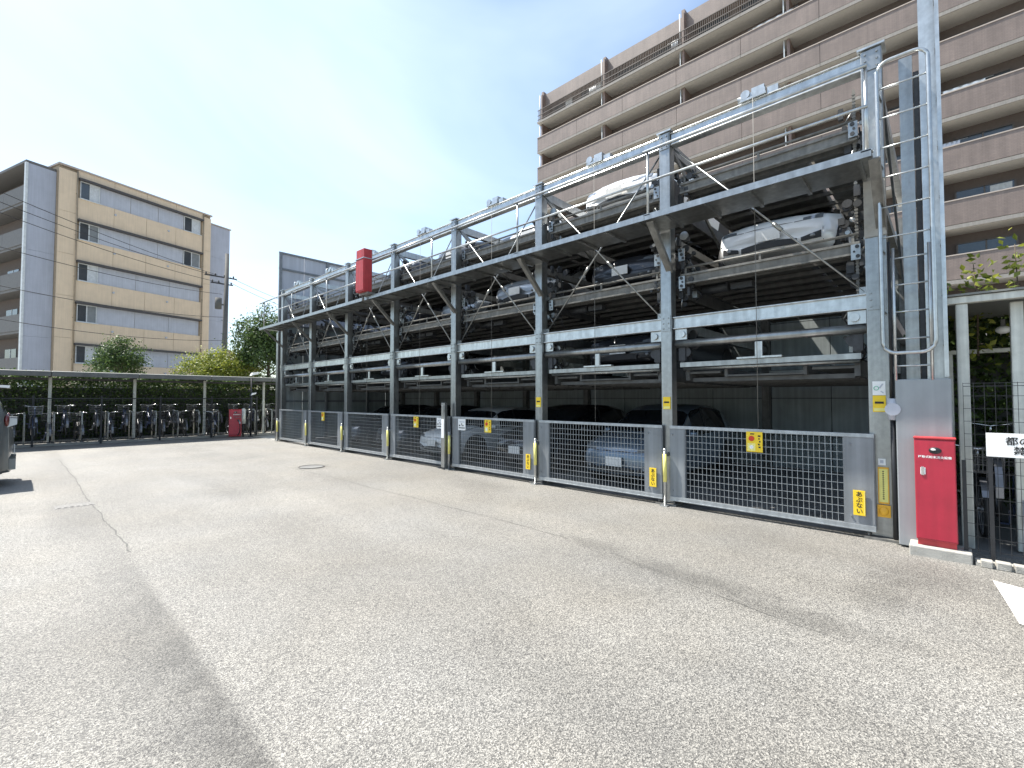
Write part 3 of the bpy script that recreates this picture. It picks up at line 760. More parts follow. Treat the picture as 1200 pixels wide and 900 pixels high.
# ---------------------------------------------------------------- cars
def make_car(body_m, L=4.1, Wd=1.68, H=1.36, style='hatch', plate=True):
    """nose towards -X at local x = 0, wheels on z = 0; returns list of (name, mesh, subparts)"""
    k = H / 1.40; l = L / 4.1
    if style == 'van':
        prof = [(0, .62), (.04, .80), (.14, .96), (.42, 1.04), (.55, 1.08), (1.10, 1.34), (1.25, 1.39), (2.0, 1.42), (3.0, 1.41), (3.72, 1.375), (3.84, 1.36), (3.97, 1.02), (4.02, .93), (4.08, .80), (4.1, .5)]
        ws, rw = (4, 5), (10, 11); side = [(5, 6), (6, 7), (7, 8), (8, 9)]
    else:
        prof = [(0, .50), (.03, .62), (.12, .72), (.55, .83), (1.02, .90), (1.70, 1.28), (1.88, 1.345), (2.35, 1.395), (3.0, 1.38), (3.45, 1.32), (3.58, 1.28), (3.93, .95), (3.99, .90), (4.07, .80), (4.1, .5)]
        ws, rw = (4, 5), (10, 11); side = [(5, 6), (6, 7), (7, 8), (8, 9)]
    n = len(prof); hw = Wd / 2
    zt = [p[1] * k for p in prof]; xs = [p[0] * l for p in prof]
    belt = [min(z - .015, (.80 + .10 * x / L) * k * (1.08 if style == 'van' else 1)) for x, z in zip(xs, zt)]
    secs = []
    for i in range(n):
        x = xs[i]; e = min(x, L - x); ww = hw * (.80 + .2 * min(1, (e / .55)) ** .5) if e < .55 else hw
        zb = .20 + .06 * (1 - min(1, e / .4))
        cab = max(0, zt[i] - belt[i]); top = ww * (.93 - .2 * min(1, cab / (.5 * k))) if cab > .03 else ww * .88
        crown = .025
        half = [(0, zb), (ww * .88, zb), (ww * .97, zb + .08), (ww, zb + .22), (ww * .995, (zb + belt[i]) / 2 + .08), (ww * .96, belt[i]),
                (top + (.03 if cab > .1 else 0), zt[i] - min(.05, cab * .4)), (top - .07, zt[i] + crown * .4), (top * .5, zt[i] + crown), (0, zt[i] + crown * 1.2)]
        secs.append([(x - (.06 * (y / hw) ** 2 if False else 0) + (.16 * (abs(y) / hw) ** 2.2 if i < 4 else 0) - (.10 * (abs(y) / hw) ** 2.2 if i > n - 4 else 0), y, z) for y, z in half] )
    body, glass = MB(), MB(); nh = len(secs[0])
    full = [s + [(x, -y, z) for x, y, z in s[-2:0:-1]] for s in secs]; m = len(full[0])
    gf, bf = [], []
    for i in range(n - 1):
        for j in range(m):
            jj = j if j < nh - 1 else m - 1 - j          # half index of the segment
            q = (i * m + j, (i + 1) * m + j, (i + 1) * m + (j + 1) % m, i * m + (j + 1) % m)
            isg = (jj == 5 and (i, i + 1) in side) or (jj in (7, 8) and (i, i + 1) in (ws, rw)) or (jj == 6 and (i, i + 1) in (ws, rw))
            (gf if isg else bf).append(q)
    allv = [v for s in full for v in s]
    bf += [tuple(range(m)), tuple((n - 1) * m + q for q in range(m - 1, -1, -1))]
    body._add(allv, bf, True)
    # glass is set a hair proud of the shell with its own edges
    glass._add(allv, gf, False)
    parts = [('body', body.mesh('body', body_m), []), ('window_glass', glass.mesh('window_glass', 'car_glass'), [])]
    # B pillars
    for s in (-1, 1):
        b = MB(); a = secs[7][5]; c = secs[7][6]; b.beam((a[0], s * (a[1] + .004), a[2]), (c[0], s * (c[1] + .004), c[2]), .012, .07, up=(1, 0, 0))
        parts.append(('door_pillar', b.mesh('door_pillar', 'car_trim'), []))
    # wheels
    wx = (.78 * l, L - .72 * l); tyre, rim = MB(), MB(); wr = .30
    tyre.ring((0, 0, 0), (0, 1, 0), wr - .075, .078, 24, 8); rim.disc((0, 0, 0), (0, 1, 0), wr - .10, .10, 20)
    for q in range(5):
        a = 2 * math.pi * q / 5; rim.beam((0, -.06, 0), (math.cos(a) * .2, -.06, math.sin(a) * .2), .02, .05, up=(0, 1, 0))
    tm, rm = tyre.mesh('wheel', 'rubber'), rim.mesh('rim', 'rim')
    for x in wx:
        for s in (-1, 1): parts.append(('wheel', tm, [('rim', rm, None)], (x, s * (hw - .09), wr)))
    am = MB().disc((0, 0, 0), (0, 1, 0), .365, .10, 22).mesh('wheel_arch', 'car_trim')
    for x in wx:
        for s in (-1, 1): parts.append(('wheel_arch', am, [], (x, s * (hw - .045), .33)))
    zf = zt[2]
    def nosex(y, z): return float(np.interp(z / k, [prof[0][1], prof[1][1], prof[2][1]], [prof[0][0], prof[1][0], prof[2][0]])) * l + .16 * min(1, abs(y) / hw) ** 2.2
    def patch(y0, y1, zlo, zhi, out=.012, n=8):
        b = MB(); vs = []
        for q in range(n + 1):
            t_ = q / n; y = y0 + (y1 - y0) * t_
            for z in (zlo(t_), (zlo(t_) + zhi(t_)) / 2, zhi(t_)): vs.append((nosex(y, z) - out, y, z))
            for z in (zlo(t_), zhi(t_)): vs.append((nosex(y, z) + .05, y, z))
        fs = []
        for q in range(n):
            o = q * 5; p_ = o + 5; fs += [(o, o + 1, p_ + 1, p_), (o + 1, o + 2, p_ + 2, p_ + 1), (o + 2, o + 4, p_ + 4, p_ + 2), (o, p_, p_ + 3, o + 3)]
        fs += [(0, 3, 4, 2, 1), (5 * n, 5 * n + 1, 5 * n + 2, 5 * n + 4, 5 * n + 3)]
        return b._add(vs, fs)
    h1, h0 = zf - .015 * k, zf - .10 * k
    for s in (-1, 1):
        parts.append(('headlight', patch(s * hw * .40, s * hw * .80, lambda t_: h0 + .02 * t_, lambda t_: h0 + .035 + (h1 - h0 - .02) * t_ ** .7).mesh('headlight', 'lens'), []))
        parts.append(('corner_intake', patch(s * hw * .50, s * hw * .78, lambda t_: .31 + .02 * t_, lambda t_: .36 + .07 * t_).mesh('corner_intake', 'car_trim'), []))
        b = MB(); b.ball((L - .10, s * hw * .78, .82 * k + (.1 if style == 'van' else 0)), .04, .07, .12); parts.append(('tail_light', b.mesh('tail_light', 'lens_red'), []))
        b = MB(); b.ball((1.32 * l, s * (hw + .08), belt[5] + .06), .05, .09, .06); parts.append(('door_mirror', b.mesh('door_mirror', body_m), []))
        b = MB(); b.ball((nosex(hw * .66, .37) - .01, s * hw * .66, .37), .025, .035, .03); parts.append(('fog_lamp', b.mesh('fog_lamp', 'lens'), []))
    parts.append(('grille', patch(-hw * .38, hw * .38, lambda t_: h0 + .005, lambda t_: h0 + .05).mesh('grille', 'car_trim'), []))
    parts.append(('grille_bar', patch(-hw * .36, hw * .36, lambda t_: h0 + .022, lambda t_: h0 + .034, .018).mesh('grille_bar', 'chrome'), []))
    parts.append(('air_intake', patch(-hw * .44, hw * .44, lambda t_: .29, lambda t_: .36 + .03 * math.sin(math.pi * t_)).mesh('air_intake', 'car_trim'), []))
    for s in (-1, 1):
        b = MB(); pts = [(secs[i][7][0], s * (secs[i][7][1] + .01), secs[i][7][2] + .003) for i in (2, 3, 4)]; b.tube(pts, .006, 5); parts.append(('bonnet_gap', b.mesh('bonnet_gap', 'car_trim'), []))
        b = MB(); b.tube([(nosex(s * hw * .86, z_) + .02, s * hw * (.80 + .06 * (z_ - .3)), z_) for z_ in (.3, .42, .55)], .005, 5); parts.append(('bumper_gap', b.mesh('bumper_gap', 'car_trim'), []))
    if plate:
        b = MB(); b.box(-.026, -.016, -.165, .165, .40, .565); parts.append(('number_plate', b.mesh('number_plate', 'plate_white'), []))
        b = MB(); b.box(L + .001, L + .012, -.165, .165, .56, .72); parts.append(('number_plate', b.mesh('number_plate', 'plate_white'), []))
    b = MB(); b.box(L - .06, L + .03, -hw * .72, hw * .72, .30, .50); parts.append(('rear_bumper', b.mesh('rear_bumper', body_m), []))
    if style == 'van':
        b = MB(); b.prism([(xs[9] + .1, zt[9] + .005), (xs[10] + .20, zt[10] + .02), (xs[10] + .19, zt[10] - .03), (xs[9] + .1, zt[9] - .03)], 'y', -hw * .70, hw * .70); parts.append(('roof_spoiler', b.mesh('roof_spoiler', 'car_white'), []))  # sunlight on the roof edge painted in as white
        b = MB(); b.prism([(L - .12, .93 * k), (L + .03, .92 * k), (L + .03, .84 * k), (L - .1, .80 * k)], 'y', -hw * .80, hw * .80); parts.append(('tailgate_ledge', b.mesh('tailgate_ledge', 'car_silver'), []))  # lighter colour stands in for sun falling on the ledge
    else:
        b = MB(); b.box(1.05 * l, 1.3 * l, -.5, -.02, zt[4] + .03, zt[4] + .04); parts.append(('wiper', b.mesh('wiper', 'car_trim'), []))
    return parts
def put_car(parts, label, loc, rz=0, group=None, name='parked_car'):
    t = thing(name, label, 'car', loc, rz, group)
    for q in parts:
        o = piece(q[1], q[0], t, q[3] if len(q) > 3 else (0, 0, 0))
        for (nm, me, lc) in q[2]: piece(me, nm, o, lc or (0, 0, 0))
    return t
CG = 'cars stored in the steel car park'
cw = make_car('car_white'); cs = make_car('car_silver'); cb = make_car('car_blue', H=1.48); ck = make_car('car_dark', H=1.38)
kk = make_car('car_black', H=1.45)
ym = [(YC[i] + YC[i + 1]) / 2 for i in range(NB)]
PX = GX + .17
F2, F3, F4 = (z + .045 for z in LEV)
put_car(cw, 'white car on the upper level of the bay nearest the ladder, above the wide gate', (PX + .42, ym[0] + .02, F3), 0, CG)
put_car(cw, 'white car on the topmost level of the second bay from the ladder', (PX + .40, ym[1], F4), 0, CG)
put_car(cs, 'silver car on the upper level of the third bay from the ladder', (PX + .45, ym[2], F3), 0, CG)
put_car(make_car('car_white', H=1.3), 'white car on the topmost level of the third bay from the ladder', (PX + .9, ym[2], F4), 0, CG)
put_car(cs, 'silver car on the upper level of the fourth bay from the ladder', (PX + .85, ym[3], F3), 0, CG)
put_car(ck, 'dark car on the topmost level of the fourth bay from the ladder', (PX + .7, ym[3], F4), 0, CG)
put_car(ck, 'dark car on the topmost level of the fifth bay from the ladder', (PX + .7, ym[4], F4), 0, CG)
put_car(ck, 'dark car on the upper level of the second bay from the ladder', (PX + .6, ym[1], F3), 0, CG)
put_car(make_car('car_dark', H=1.3), 'dark car on the middle level of the second bay from the ladder', (PX + .5, ym[1], F2), 0, CG)
put_car(make_car('car_dark', H=1.3), 'dark car on the middle level of the fifth bay from the ladder', (PX + .5, ym[4], F2), 0, CG)
put_car(ck, 'dark car on the upper level of the fifth bay from the ladder', (PX + .8, ym[4], F3), 0, CG)
put_car(cb, 'blue grey car behind the second mesh gate from the ladder', (D + .55, ym[1] - .02, 0), 0, CG)
put_car(kk, 'black car behind the third mesh gate from the ladder', (D + .7, ym[2], 0), 0, CG)
put_car(cw, 'white car behind the mesh gate left of the switch post', (D + .45, ym[3] + .1, 0), 0, CG)
put_car(ck, 'dark car behind the fifth mesh gate from the ladder', (D + .6, ym[4], 0), 0, CG)
put_car(ck, 'dark car behind the second mesh gate from the far end', (D + .6, ym[5], 0), 0, CG)
van = make_car('car_pale', L=4.3, Wd=1.68, H=1.90, style='van')
put_car(van, 'tall dark van with a pale roof spoiler cut off by the left edge', (-4.36, 13.27, 0), 0, name='parked_van')

# ---------------------------------------------------------------- red fire cabinets
def cabinet(loc, w, dpt, h, label, near, rz=0):
    t = thing('fire_cabinet', label, 'fire cabinet', loc, rz)
    MB().box(0, dpt, -w / 2, w / 2, .06, h).build('body', 'red_paint', t, bevel=.006)
    MB().box(.015, dpt - .01, -w / 2 + .01, w / 2 - .01, 0, .059).build('plinth', 'red_faded', t)
    dr = MB().box(-.012, -.001, -w / 2 + .006, w / 2 - .006, .075, h - .012).build('door', 'red_paint', t, bevel=.003)
    MB().box(-.02, -.0125, w / 2 - .075, w / 2 - .05, h * .66, h * .74).build('handle', 'chrome', dr, bevel=.002)
    MB().box(-.016, dpt + .01, -w / 2 - .006, w / 2 + .006, h + .001, h + .018).build('top_cover', 'red_faded', t, bevel=.004)
    b = MB(); b.ball((-.013, -.005, h - .115), .010, .05, .034); lm = b.build('indicator_lamp', 'black_metal', dr)
    b = MB(); b.ball((-.027, .008, h - .105), .006, .02, .011); b.build('painted_highlight', 'white_paint', lm)  # white bead painted as the glint on the dark lamp
    if near:
        text('移動式粉末消火設備', .0285, 'white_paint', 'lettering', dr, (-.0135, .0, h - .185), FACE_MX)
    else:
        b = MB()
        for k in range(6): b.box(-.016, -.0125, -w / 2 + .05 + k * .045, -w / 2 + .08 + k * .045, h - .22, h - .19)
        b.build('lettering', 'white_paint', dr, kind='stuff')
    MB().box(-.016, -.0125, w / 2 - .085, w / 2 - .045, h * .70 - .035, h * .70 + .035).build('latch_plate', 'white_paint', dr)
    return t
slab = tag(MB().box(6.37, 6.70, -.17, .30, -.02, .10).build('concrete_plinth', 'concrete', bevel=.01), 'low concrete slab under the near red cabinet', 'plinth')
cabinet((6.445, .085, .10), .315, .17, 1.10, 'red fire equipment cabinet with white lettering on a concrete slab by the mast', True)
cabinet((6.2, 21.75, .03), .46, .3, 1.12, 'small distant red fire cabinet in front of the dark bicycle fence', False, rz=R(75))
# red hose box hung on the walkway rail
t = thing('hose_box', 'tall red box hung on the walkway handrail', 'box', (WX0 - .02, 10.9, 4.36))
MB().box(-.20, .03, -.2, .2, 0, 1.10).build('body', 'red_faded', t, bevel=.012)
MB().box(-.215, -.201, -.19, .19, .03, .82).build('door', 'red_faded', t, bevel=.004)
MB().box(-.222, .05, -.21, .21, .845, .865).build('strap', 'galv_bright', t)
b = MB(); b.box(-.1, .12, -.22, .22, -.06, -.005); b.tube([(-.05, .1, -.06), (-.05, .1, -.2)], .03, 8); b.build('shelf', 'galv_dull', t)

# ---------------------------------------------------------------- bicycles
def bike_parts(fm, basket=True):
    r = .33; P_ = []
    w = MB(); w.ring((0, 0, 0), (0, 1, 0), r - .02, .02, 28, 6); ty = w.mesh('wheel', 'rubber')
    s = MB(); s.ring((0, 0, 0), (0, 1, 0), r - .045, .008, 28, 4); s.disc((0, 0, 0), (0, 1, 0), .03, .09, 10)
    for q in range(14):
        a = 2 * math.pi * q / 14; s.beam((math.cos(a) * .02, .02 * (-1) ** q, math.sin(a) * .02), (math.cos(a) * (r - .045), 0, math.sin(a) * (r - .045)), .0035, .0035)
    sm = s.mesh('spokes', 'bike_silver')
    for x in (0, 1.06): P_.append(('wheel', ty, (x, 0, r), [('spokes', sm)]))
    f = MB(); T = lambda pts, rr: f.tube(pts, rr, 8)
    T([(.50, 0, .28), (.20, 0, .86)], .019); T([(.50, 0, .28), (.36, 0, .40), (.22, 0, .72)], .012)
    T([(.50, 0, .30), (.86, 0, .78)], .02); T([(.62, 0, .75), (.60, 0, .46)], .001)
    T([(.30, 0, .66), (.60, 0, .52), (.88, 0, .74)], .017); T([(.88, 0, .66), (.84, 0, .92)], .02)
    for y in (-.05, .05): T([(.50, y * .6, .28), (0, y, .33)], .010); T([(.28, y * .4, .70), (0, y, .33)], .009); T([(.88, y * .8, .68), (.98, y, .45), (1.06, y, .33)], .010)
    P_.append(('frame', f.mesh('frame', fm), (0, 0, 0), []))
    h = MB(); h.tube([(.84, 0, .9), (.82, 0, 1.0)], .012); h.tube([(.66, -.27, 1.02), (.80, -.22, 1.04), (.84, 0, 1.0), (.80, .22, 1.04), (.66, .27, 1.02)], .011)
    P_.append(('handlebar', h.mesh('handlebar', 'chrome'), (0, 0, 0), []))
    s = MB(); s.ball((.16, 0, .90), .14, .085, .04); s.tube([(.21, 0, .84), (.19, 0, .88)], .014); P_.append(('saddle', s.mesh('saddle', 'saddle'), (0, 0, 0), []))
    for cx, a0, a1 in ((0, 20, 190), (1.06, 30, 150)):
        mg = MB(); pr = [(cx + math.cos(R(a0 + (a1 - a0) * q / 9)) * .365, r + math.sin(R(a0 + (a1 - a0) * q / 9)) * .365) for q in range(10)]
        vs = [(x, y, z) for x, z in pr for y in (-.03, .03)]; mg._add(vs, [(2 * i, 2 * i + 1, 2 * i + 3, 2 * i + 2) for i in range(9)])
        P_.append(('mudguard', mg.mesh('mudguard', 'bike_silver'), (0, 0, 0), []))
    ch = MB(); ch.box(.0, .55, .05, .062, .27, .36); ch.disc((.50, .07, .28), (0, 1, 0), .08, .012, 14); ch.beam((.5, .1, .28), (.5, .1, .12), .02, .02); ch.box(.46, .54, .1, .18, .11, .13)
    ch.beam((.5, -.1, .28), (.5, -.1, .44), .02, .02); ch.box(.46, .54, -.18, -.1, .43, .45); P_.append(('chain_guard', ch.mesh('chain_guard', fm), (0, 0, 0), []))
    rk = MB(); rk.box(-.2, .22, -.06, -.05, .72, .73); rk.box(-.2, .22, .05, .06, .72, .73)
    for q in range(4): rk.box(-.2 + q * .12, -.19 + q * .12, -.05, .05, .72, .73)
    for y in (-.055, .055): rk.beam((-.12, y, .72), (0, y, .33), .01, .01)
    P_.append(('carrier', rk.mesh('carrier', 'bike_silver'), (0, 0, 0), []))
    if basket:
        k = MB(); x0, x1, z0, z1 = .92, 1.20, .76, 1.02
        for q in range(9):
            y = -.17 + .34 * q / 8
            for x in (x0, x1): k.beam((x * .97 + .03, y * .85, z0), (x, y, z1), .004, .004)
        for q in range(7):
            x = x0 + (x1 - x0) * q / 6
            for s_ in (-1, 1): k.beam((x, s_ * .145, z0), (x, s_ * .17, z1), .004, .004)
        for z in (z0, .85, .94, z1):
            w_ = .145 + .025 * (z - z0) / (z1 - z0)
            k.box(x0, x1, -w_ - .003, -w_ + .003, z - .003, z + .003); k.box(x0, x1, w_ - .003, w_ + .003, z - .003, z + .003); k.box(x0 - .003, x0 + .003, -w_, w_, z - .003, z + .003); k.box(x1 - .003, x1 + .003, -w_, w_, z - .003, z + .003)
        k.box(x0, x1, -.145, .145, z0 - .004, z0 + .002)
        P_.append(('basket', k.mesh('basket', 'basket_wire'), (0, 0, 0), []))
    return P_
def put_bike(parts, label, loc, rz, group, lean=0):
    t = thing('bicycle', label, 'bicycle', loc, rz, group); t.rotation_euler = (lean, 0, rz)
    for nm, me, lc, sub in parts:
        o = piece(me, nm, t, lc)
        for (sn, sm) in sub: piece(sm, sn, o, (0, 0, 0))
    return t
bk = [bike_parts('bike_black'), bike_parts('bike_blue'), bike_parts('bike_silver'), bike_parts('bike_black', False)]
def nth(n):
    n += 1; return str(n) + ('th' if 10 < n % 100 < 14 else {1: 'st', 2: 'nd', 3: 'rd'}.get(n % 10, 'th'))
bn = ['black bicycle with basket', 'navy bicycle with basket', 'silver bicycle with basket', 'black bicycle without a basket']
rb = random.Random(4)
x = -.9; q = 0
while x < 8.6:
    k = rb.choice((0, 0, 1, 1, 2, 3))
    put_bike(bk[k], f'{bn[k]}, {nth(q)} from the left under the far bicycle shelter', (x, 22.75 + rb.uniform(-.06, .1), .06 + (.28 if q % 2 else 0)), R(90 + rb.uniform(-5, 5)) if rb.random() < .7 else R(-90 + rb.uniform(-5, 5)), 'bicycles in a row under the far shelter')
    x += rb.uniform(.33, .45); q += 1
y = -.22; q = 0
while y > -1.9:
    k = (0, 3, 1, 0, 2, 0, 3, 1)[q % 8]
    t = put_bike(bk[k], f'{bn[k]}, {nth(q)} from the red cabinet behind the right mesh fence', (7.55 + .1 * (q % 2), y, .02 + (.25 if q % 2 else 0)), R(0 if q % 3 else 180) + R(rb.uniform(-4, 4)), 'bicycles behind the right mesh fence')
    if not q % 3: t.location.x += 1.1
    y -= .2; q += 1

# ---------------------------------------------------------------- far bicycle shelter
t = thing('bicycle_shelter', 'long low bicycle shelter with pale curved roof along the far side of the yard', 'shelter', (0, 22.4, 0))
xs_ = [-8.5 + 2.3 * k for k in range(9)]
for x in xs_:
    MB().box(x - .045, x + .045, .25, .34, 0, 2.36).build('post', 'alu_post', t, bevel=.008)
    b = MB(); b.beam((x, -.55, 2.46), (x, 1.45, 2.36), .06, .09); b.build('rafter', 'shed_under', t)
for k in range(len(xs_) - 1):
    x0, x1 = xs_[k] + .01, xs_[k + 1] - .01
    b = MB(); n = 8; vs = []
    for q in range(n + 1):
        yy = -.62 + 2.15 * q / n; zz = 2.52 + .07 * math.sin(math.pi * q / n) - .02 * q / n
        vs += [(x0, yy, zz), (x1, yy, zz), (x0, yy, zz - .02), (x1, yy, zz - .02)]
    fs = []
    for q in range(n):
        o = 4 * q; fs += [(o, o + 1, o + 5, o + 4), (o + 2, o + 6, o + 7, o + 3), (o, o + 4, o + 6, o + 2), (o + 1, o + 3, o + 7, o + 5)]
    fs += [(0, 2, 3, 1), (4 * n, 4 * n + 1, 4 * n + 3, 4 * n + 2)]
    b._add(vs, fs); b.build('roof_panel', 'shed_roof', t)
    b = MB(); b.box(x0, x1, -.73, -.625, 2.36, 2.53); b.build('gutter', 'gutter', t, bevel=.02)
b = MB(); b.box(xs_[0], xs_[-1], 1.0, 1.06, 2.28, 2.36); b.build('purlin', 'shed_under', t)
# wheel racks under the roof
for k in range(13):
    x = -.6 + k * .71; b = MB(); b.tube([(0, .0, .0), (0, .0, 1.0), (0, .08, 1.06), (0, .75, 1.06), (0, .8, 1.0), (0, .8, .0)], .024, 8); tag(b.build('wheel_rack', 'alu_post', None, (x, 22.55, .06)), f'bent pale pipe rack, {nth(k)} from the left under the far bicycle shelter', 'rack', 'wheel racks under the far shelter')
tag(MB().box(-9, 10.2, 22.305, 24.6, -.02, .06).build('shelter_floor', 'concrete', bevel=.01), kind='structure')
# pale gravel strip along the kerb
tag(MB().box(-9, 6.6, 22.31, 22.52, .061, .075).build('gravel_strip', 'gravel'), kind='structure')
# black mesh fence in front
t = thing('mesh_fence', 'black mesh fence in front of the far bicycle shelter', 'fence', (0, 22.26, 0))
for k in range(10):
    x = -8.3 + 1.72 * k; MB().box(x - .028, x + .028, -.028, .028, 0, 1.72).build('post', 'black_metal', t)
for z in (.12, 1.62): MB().box(-8.3, 7.2, -.02, .02, z - .018, z + .018).build('rail', 'black_metal', t)
b = MB()
for k in range(155): x = -8.3 + k * .1; b.box(x - .0028, x + .0028, .0, .0055, .14, 1.6)
for k in range(10): b.box(-8.3, 7.2, .006, .0115, .2 + k * .15, .2056 + k * .15)
b.build('wire_mesh', 'black_metal', t, kind='stuff')
# lamp post by the fence end
t = thing('lamp_post', 'slim black lamp post with two white heads beside the far red cabinet', 'lamp post', (6.75, 21.6, 0))
b = MB(); b.tube([(0, 0, 0), (0, 0, 2.5)], .035, 10); b.disc((0, 0, .02), (0, 0, 1), .1, .04, 14); b.build('pole', 'black_metal', t)
for z, s in ((2.62, 1), (1.78, .7)):
    b = MB(); b.prism([(-.05 * s, -.03), (.22 * s, .04 * s), (.26 * s, .14 * s), (.02 * s, .10 * s)], 'y', -.12 * s, .12 * s); o = b.build('lamp_head', 'lamp_white', t, (0, 0, z), bevel=.01)
t = thing('meter_post', 'short white cylinder post right of the far red cabinet', 'post', (6.5, 21.72, 0))
b = MB(); b.tube([(0, 0, 0), (0, 0, .62)], .03, 8); b.build('stem', 'black_metal', t)
b = MB(); b.tube([(0, 0, .55), (0, 0, 1.15)], .085, 12); b.ball((0, 0, 1.15), .085, .085, .06); b.build('cylinder', 'alu_post', t)

def hedge(name, label, x0, x1, y0, y1, z0, z1, n, size, m, face):
    t = thing(name, label, 'hedge', ((x0 + x1) / 2, (y0 + y1) / 2, 0))
    cx, cy = (x0 + x1) / 2, (y0 + y1) / 2
    p = rng.random((n, 3)); P_ = np.empty((n, 3))
    if face == 'y': p[:, 1] = np.where(rng.random(n) < .75, p[:, 1] ** 3, p[:, 1])
    else: p[:, 0] = np.where(rng.random(n) < .75, p[:, 0] ** 3, p[:, 0])
    P_[:, 0] = x0 + (x1 - x0) * p[:, 0] - cx; P_[:, 1] = y0 + (y1 - y0) * p[:, 1] - cy
    bump = .16 * np.sin(P_[:, 0] * 2.1 + 1.3) * np.cos(P_[:, 1] * 2.7) + .10 * np.sin(P_[:, 0] * 5.3 + P_[:, 1] * 4.1)
    tp = rng.random(n) < .22
    P_[:, 2] = z0 + (z1 + bump - z0) * np.where(tp, 1 - .08 * p[:, 2], p[:, 2])
    P_ += rng.normal(size=(n, 3)) * .07
    leaves(P_, size, 'foliage', m, t)
    b = MB()
    k = max(3, int(max(x1 - x0, y1 - y0) / .6))
    for q in range(k):
        f = (q + .5) / k; bx = (x0 + (x1 - x0) * f - cx) if x1 - x0 > y1 - y0 else 0; by = 0 if x1 - x0 > y1 - y0 else (y0 + (y1 - y0) * f - cy)
        b.tube([(bx, by, 0), (bx + .05, by + .03, z1 * .5), (bx - .06, by, z1 * .8)], [.03, .022, .008], 6)
    b.build('stem', 'bark', t)
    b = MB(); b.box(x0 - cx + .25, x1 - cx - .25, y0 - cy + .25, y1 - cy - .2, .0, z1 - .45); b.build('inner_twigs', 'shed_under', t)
    return t
hedge('hedge', 'clipped dark green hedge behind the far bicycle shelter', -6, 10, 24.6, 25.6, .1, 2.5, 60000, .10, 'leaf_mid', 'y')
hedge('hedge', 'leafy hedge rising above the shelter roof at the right edge', 9.3, 10.5, -6, .25, .2, 2.75, 34000, .10, 'leaf_mid', 'x')

for k, (x_, y_, h_) in enumerate(((8.6, -.35, 3.4), (8.9, -.75, 3.65), (8.7, .12, 3.1), (9.0, -1.1, 3.3))):
    t = thing('climbing_shoot', ['leafy shoot left of the tallest shoot above the right shelter roof', 'tallest leafy shoot above the right shelter roof', 'low leafy shoot beside the mast above the right shelter roof', 'leafy shoot above the right shelter roof nearest the photo edge'][k], 'plant', (x_, y_, 2.2), 0, 'shoots above the right shelter')
    b = MB(); b.tube([(.3, 0, 0), (.12, 0, (h_ - 2.2) * .5), (0, .03, h_ - 2.2)], [.012, .009, .004], 6); b.build('stem', 'bark', t)
    f_ = rng.random(130); pp = np.stack([.3 - .3 * f_, .02 * f_, (h_ - 2.2) * f_], 1) + rng.normal(size=(130, 3)) * .11; leaves(pp, .10, 'leaf_cluster', 'leaf_bright', t, kind='stuff')
# ---------------------------------------------------------------- right-hand shelter, fence, sign
t = thing('bicycle_shelter', 'bicycle shelter with pale posts at the right edge beside the mast', 'shelter', (7.1, -.16, 0))
for k in range(3):
    y = -1.28 * k if k < 2 else -3.6
    y = (0, -.425, -2.7)[k]; xx = (0, .2, 0)[k]
    MB().box(xx - .05, xx + .05, y - .05, y + .05, 0, 2.66).build('post', 'alu_post', t, bevel=.01)
MB().box(-.07, .03, -6, .16, 2.662, 2.74).build('front_beam', 'alu_post', t, bevel=.008)
MB().box(1.9, 1.96, -6, .3, 2.24, 2.30).build('rear_beam', 'alu_post', t, bevel=.008)
for k in range(5): MB().box(.035, 2.1, -.02 - 1.4 * k, .04 - 1.4 * k, 2.60, 2.66).build('rafter', 'shed_under', t)
for k in range(6): MB().box(-.1, 2.2, .2 - 1.0 * (k + 1) + .005, .2 - 1.0 * k - .005, 2.745, 2.765).build('roof_panel', 'shed_roof', t)
for y in (.1, -2.0): MB().box(1.88, 1.96, y - .04, y + .04, 0, 2.24).build('rear_post', 'alu_post', t)
t = thing('shelter_lamp', 'small white round lamp under the right bicycle shelter', 'lamp', (8.3, -.55, 2.5))
b = MB(); b.ball((0, 0, -.03), .07, .07, .05); b.build('globe', 'lamp_white', t); MB().box(-.02, .02, -.02, .02, 0, .1).build('stem', 'shed_under', t)
t = thing('mesh_fence', 'dark mesh fence beside the near red cabinet on a block kerb', 'fence', (6.52, -.2, 0))
for y, h_ in ((.07, 1.0), (-.115, 1.12), (-2.1, 1.8), (-3.9, 1.8)): MB().box(-.016, .016, y - .016, y + .016, .05, h_).build('post', 'black_metal', t)
b = MB()
for k in range(68): y = .06 - k * .075; b.box(-.002, .0025, y - .002, y + .002, .1, 1.78)
for k in range(14): b.box(.003, .0065, -5, .06, .12 + k * .127, .1245 + k * .127)
b.box(.003, .0085, -5, .06, 1.74, 1.746)
b.build('wire_mesh', 'black_metal', t, kind='stuff')
t = thing('notice_board', 'white notice board with black characters wired to the right mesh fence', 'sign', (6.495, -.62, 1.17))
MB().box(-.004, .004, -.33, .33, -.115, .115).build('board', 'white_paint', t)
text('都の条例で', .085, 'black_ink', 'lettering', t, (-.006, .20, .035), FACE_MX, align='LEFT')
text('禁止', .085, 'black_ink', 'lettering', t, (-.006, .15, -.055), FACE_MX, align='LEFT')
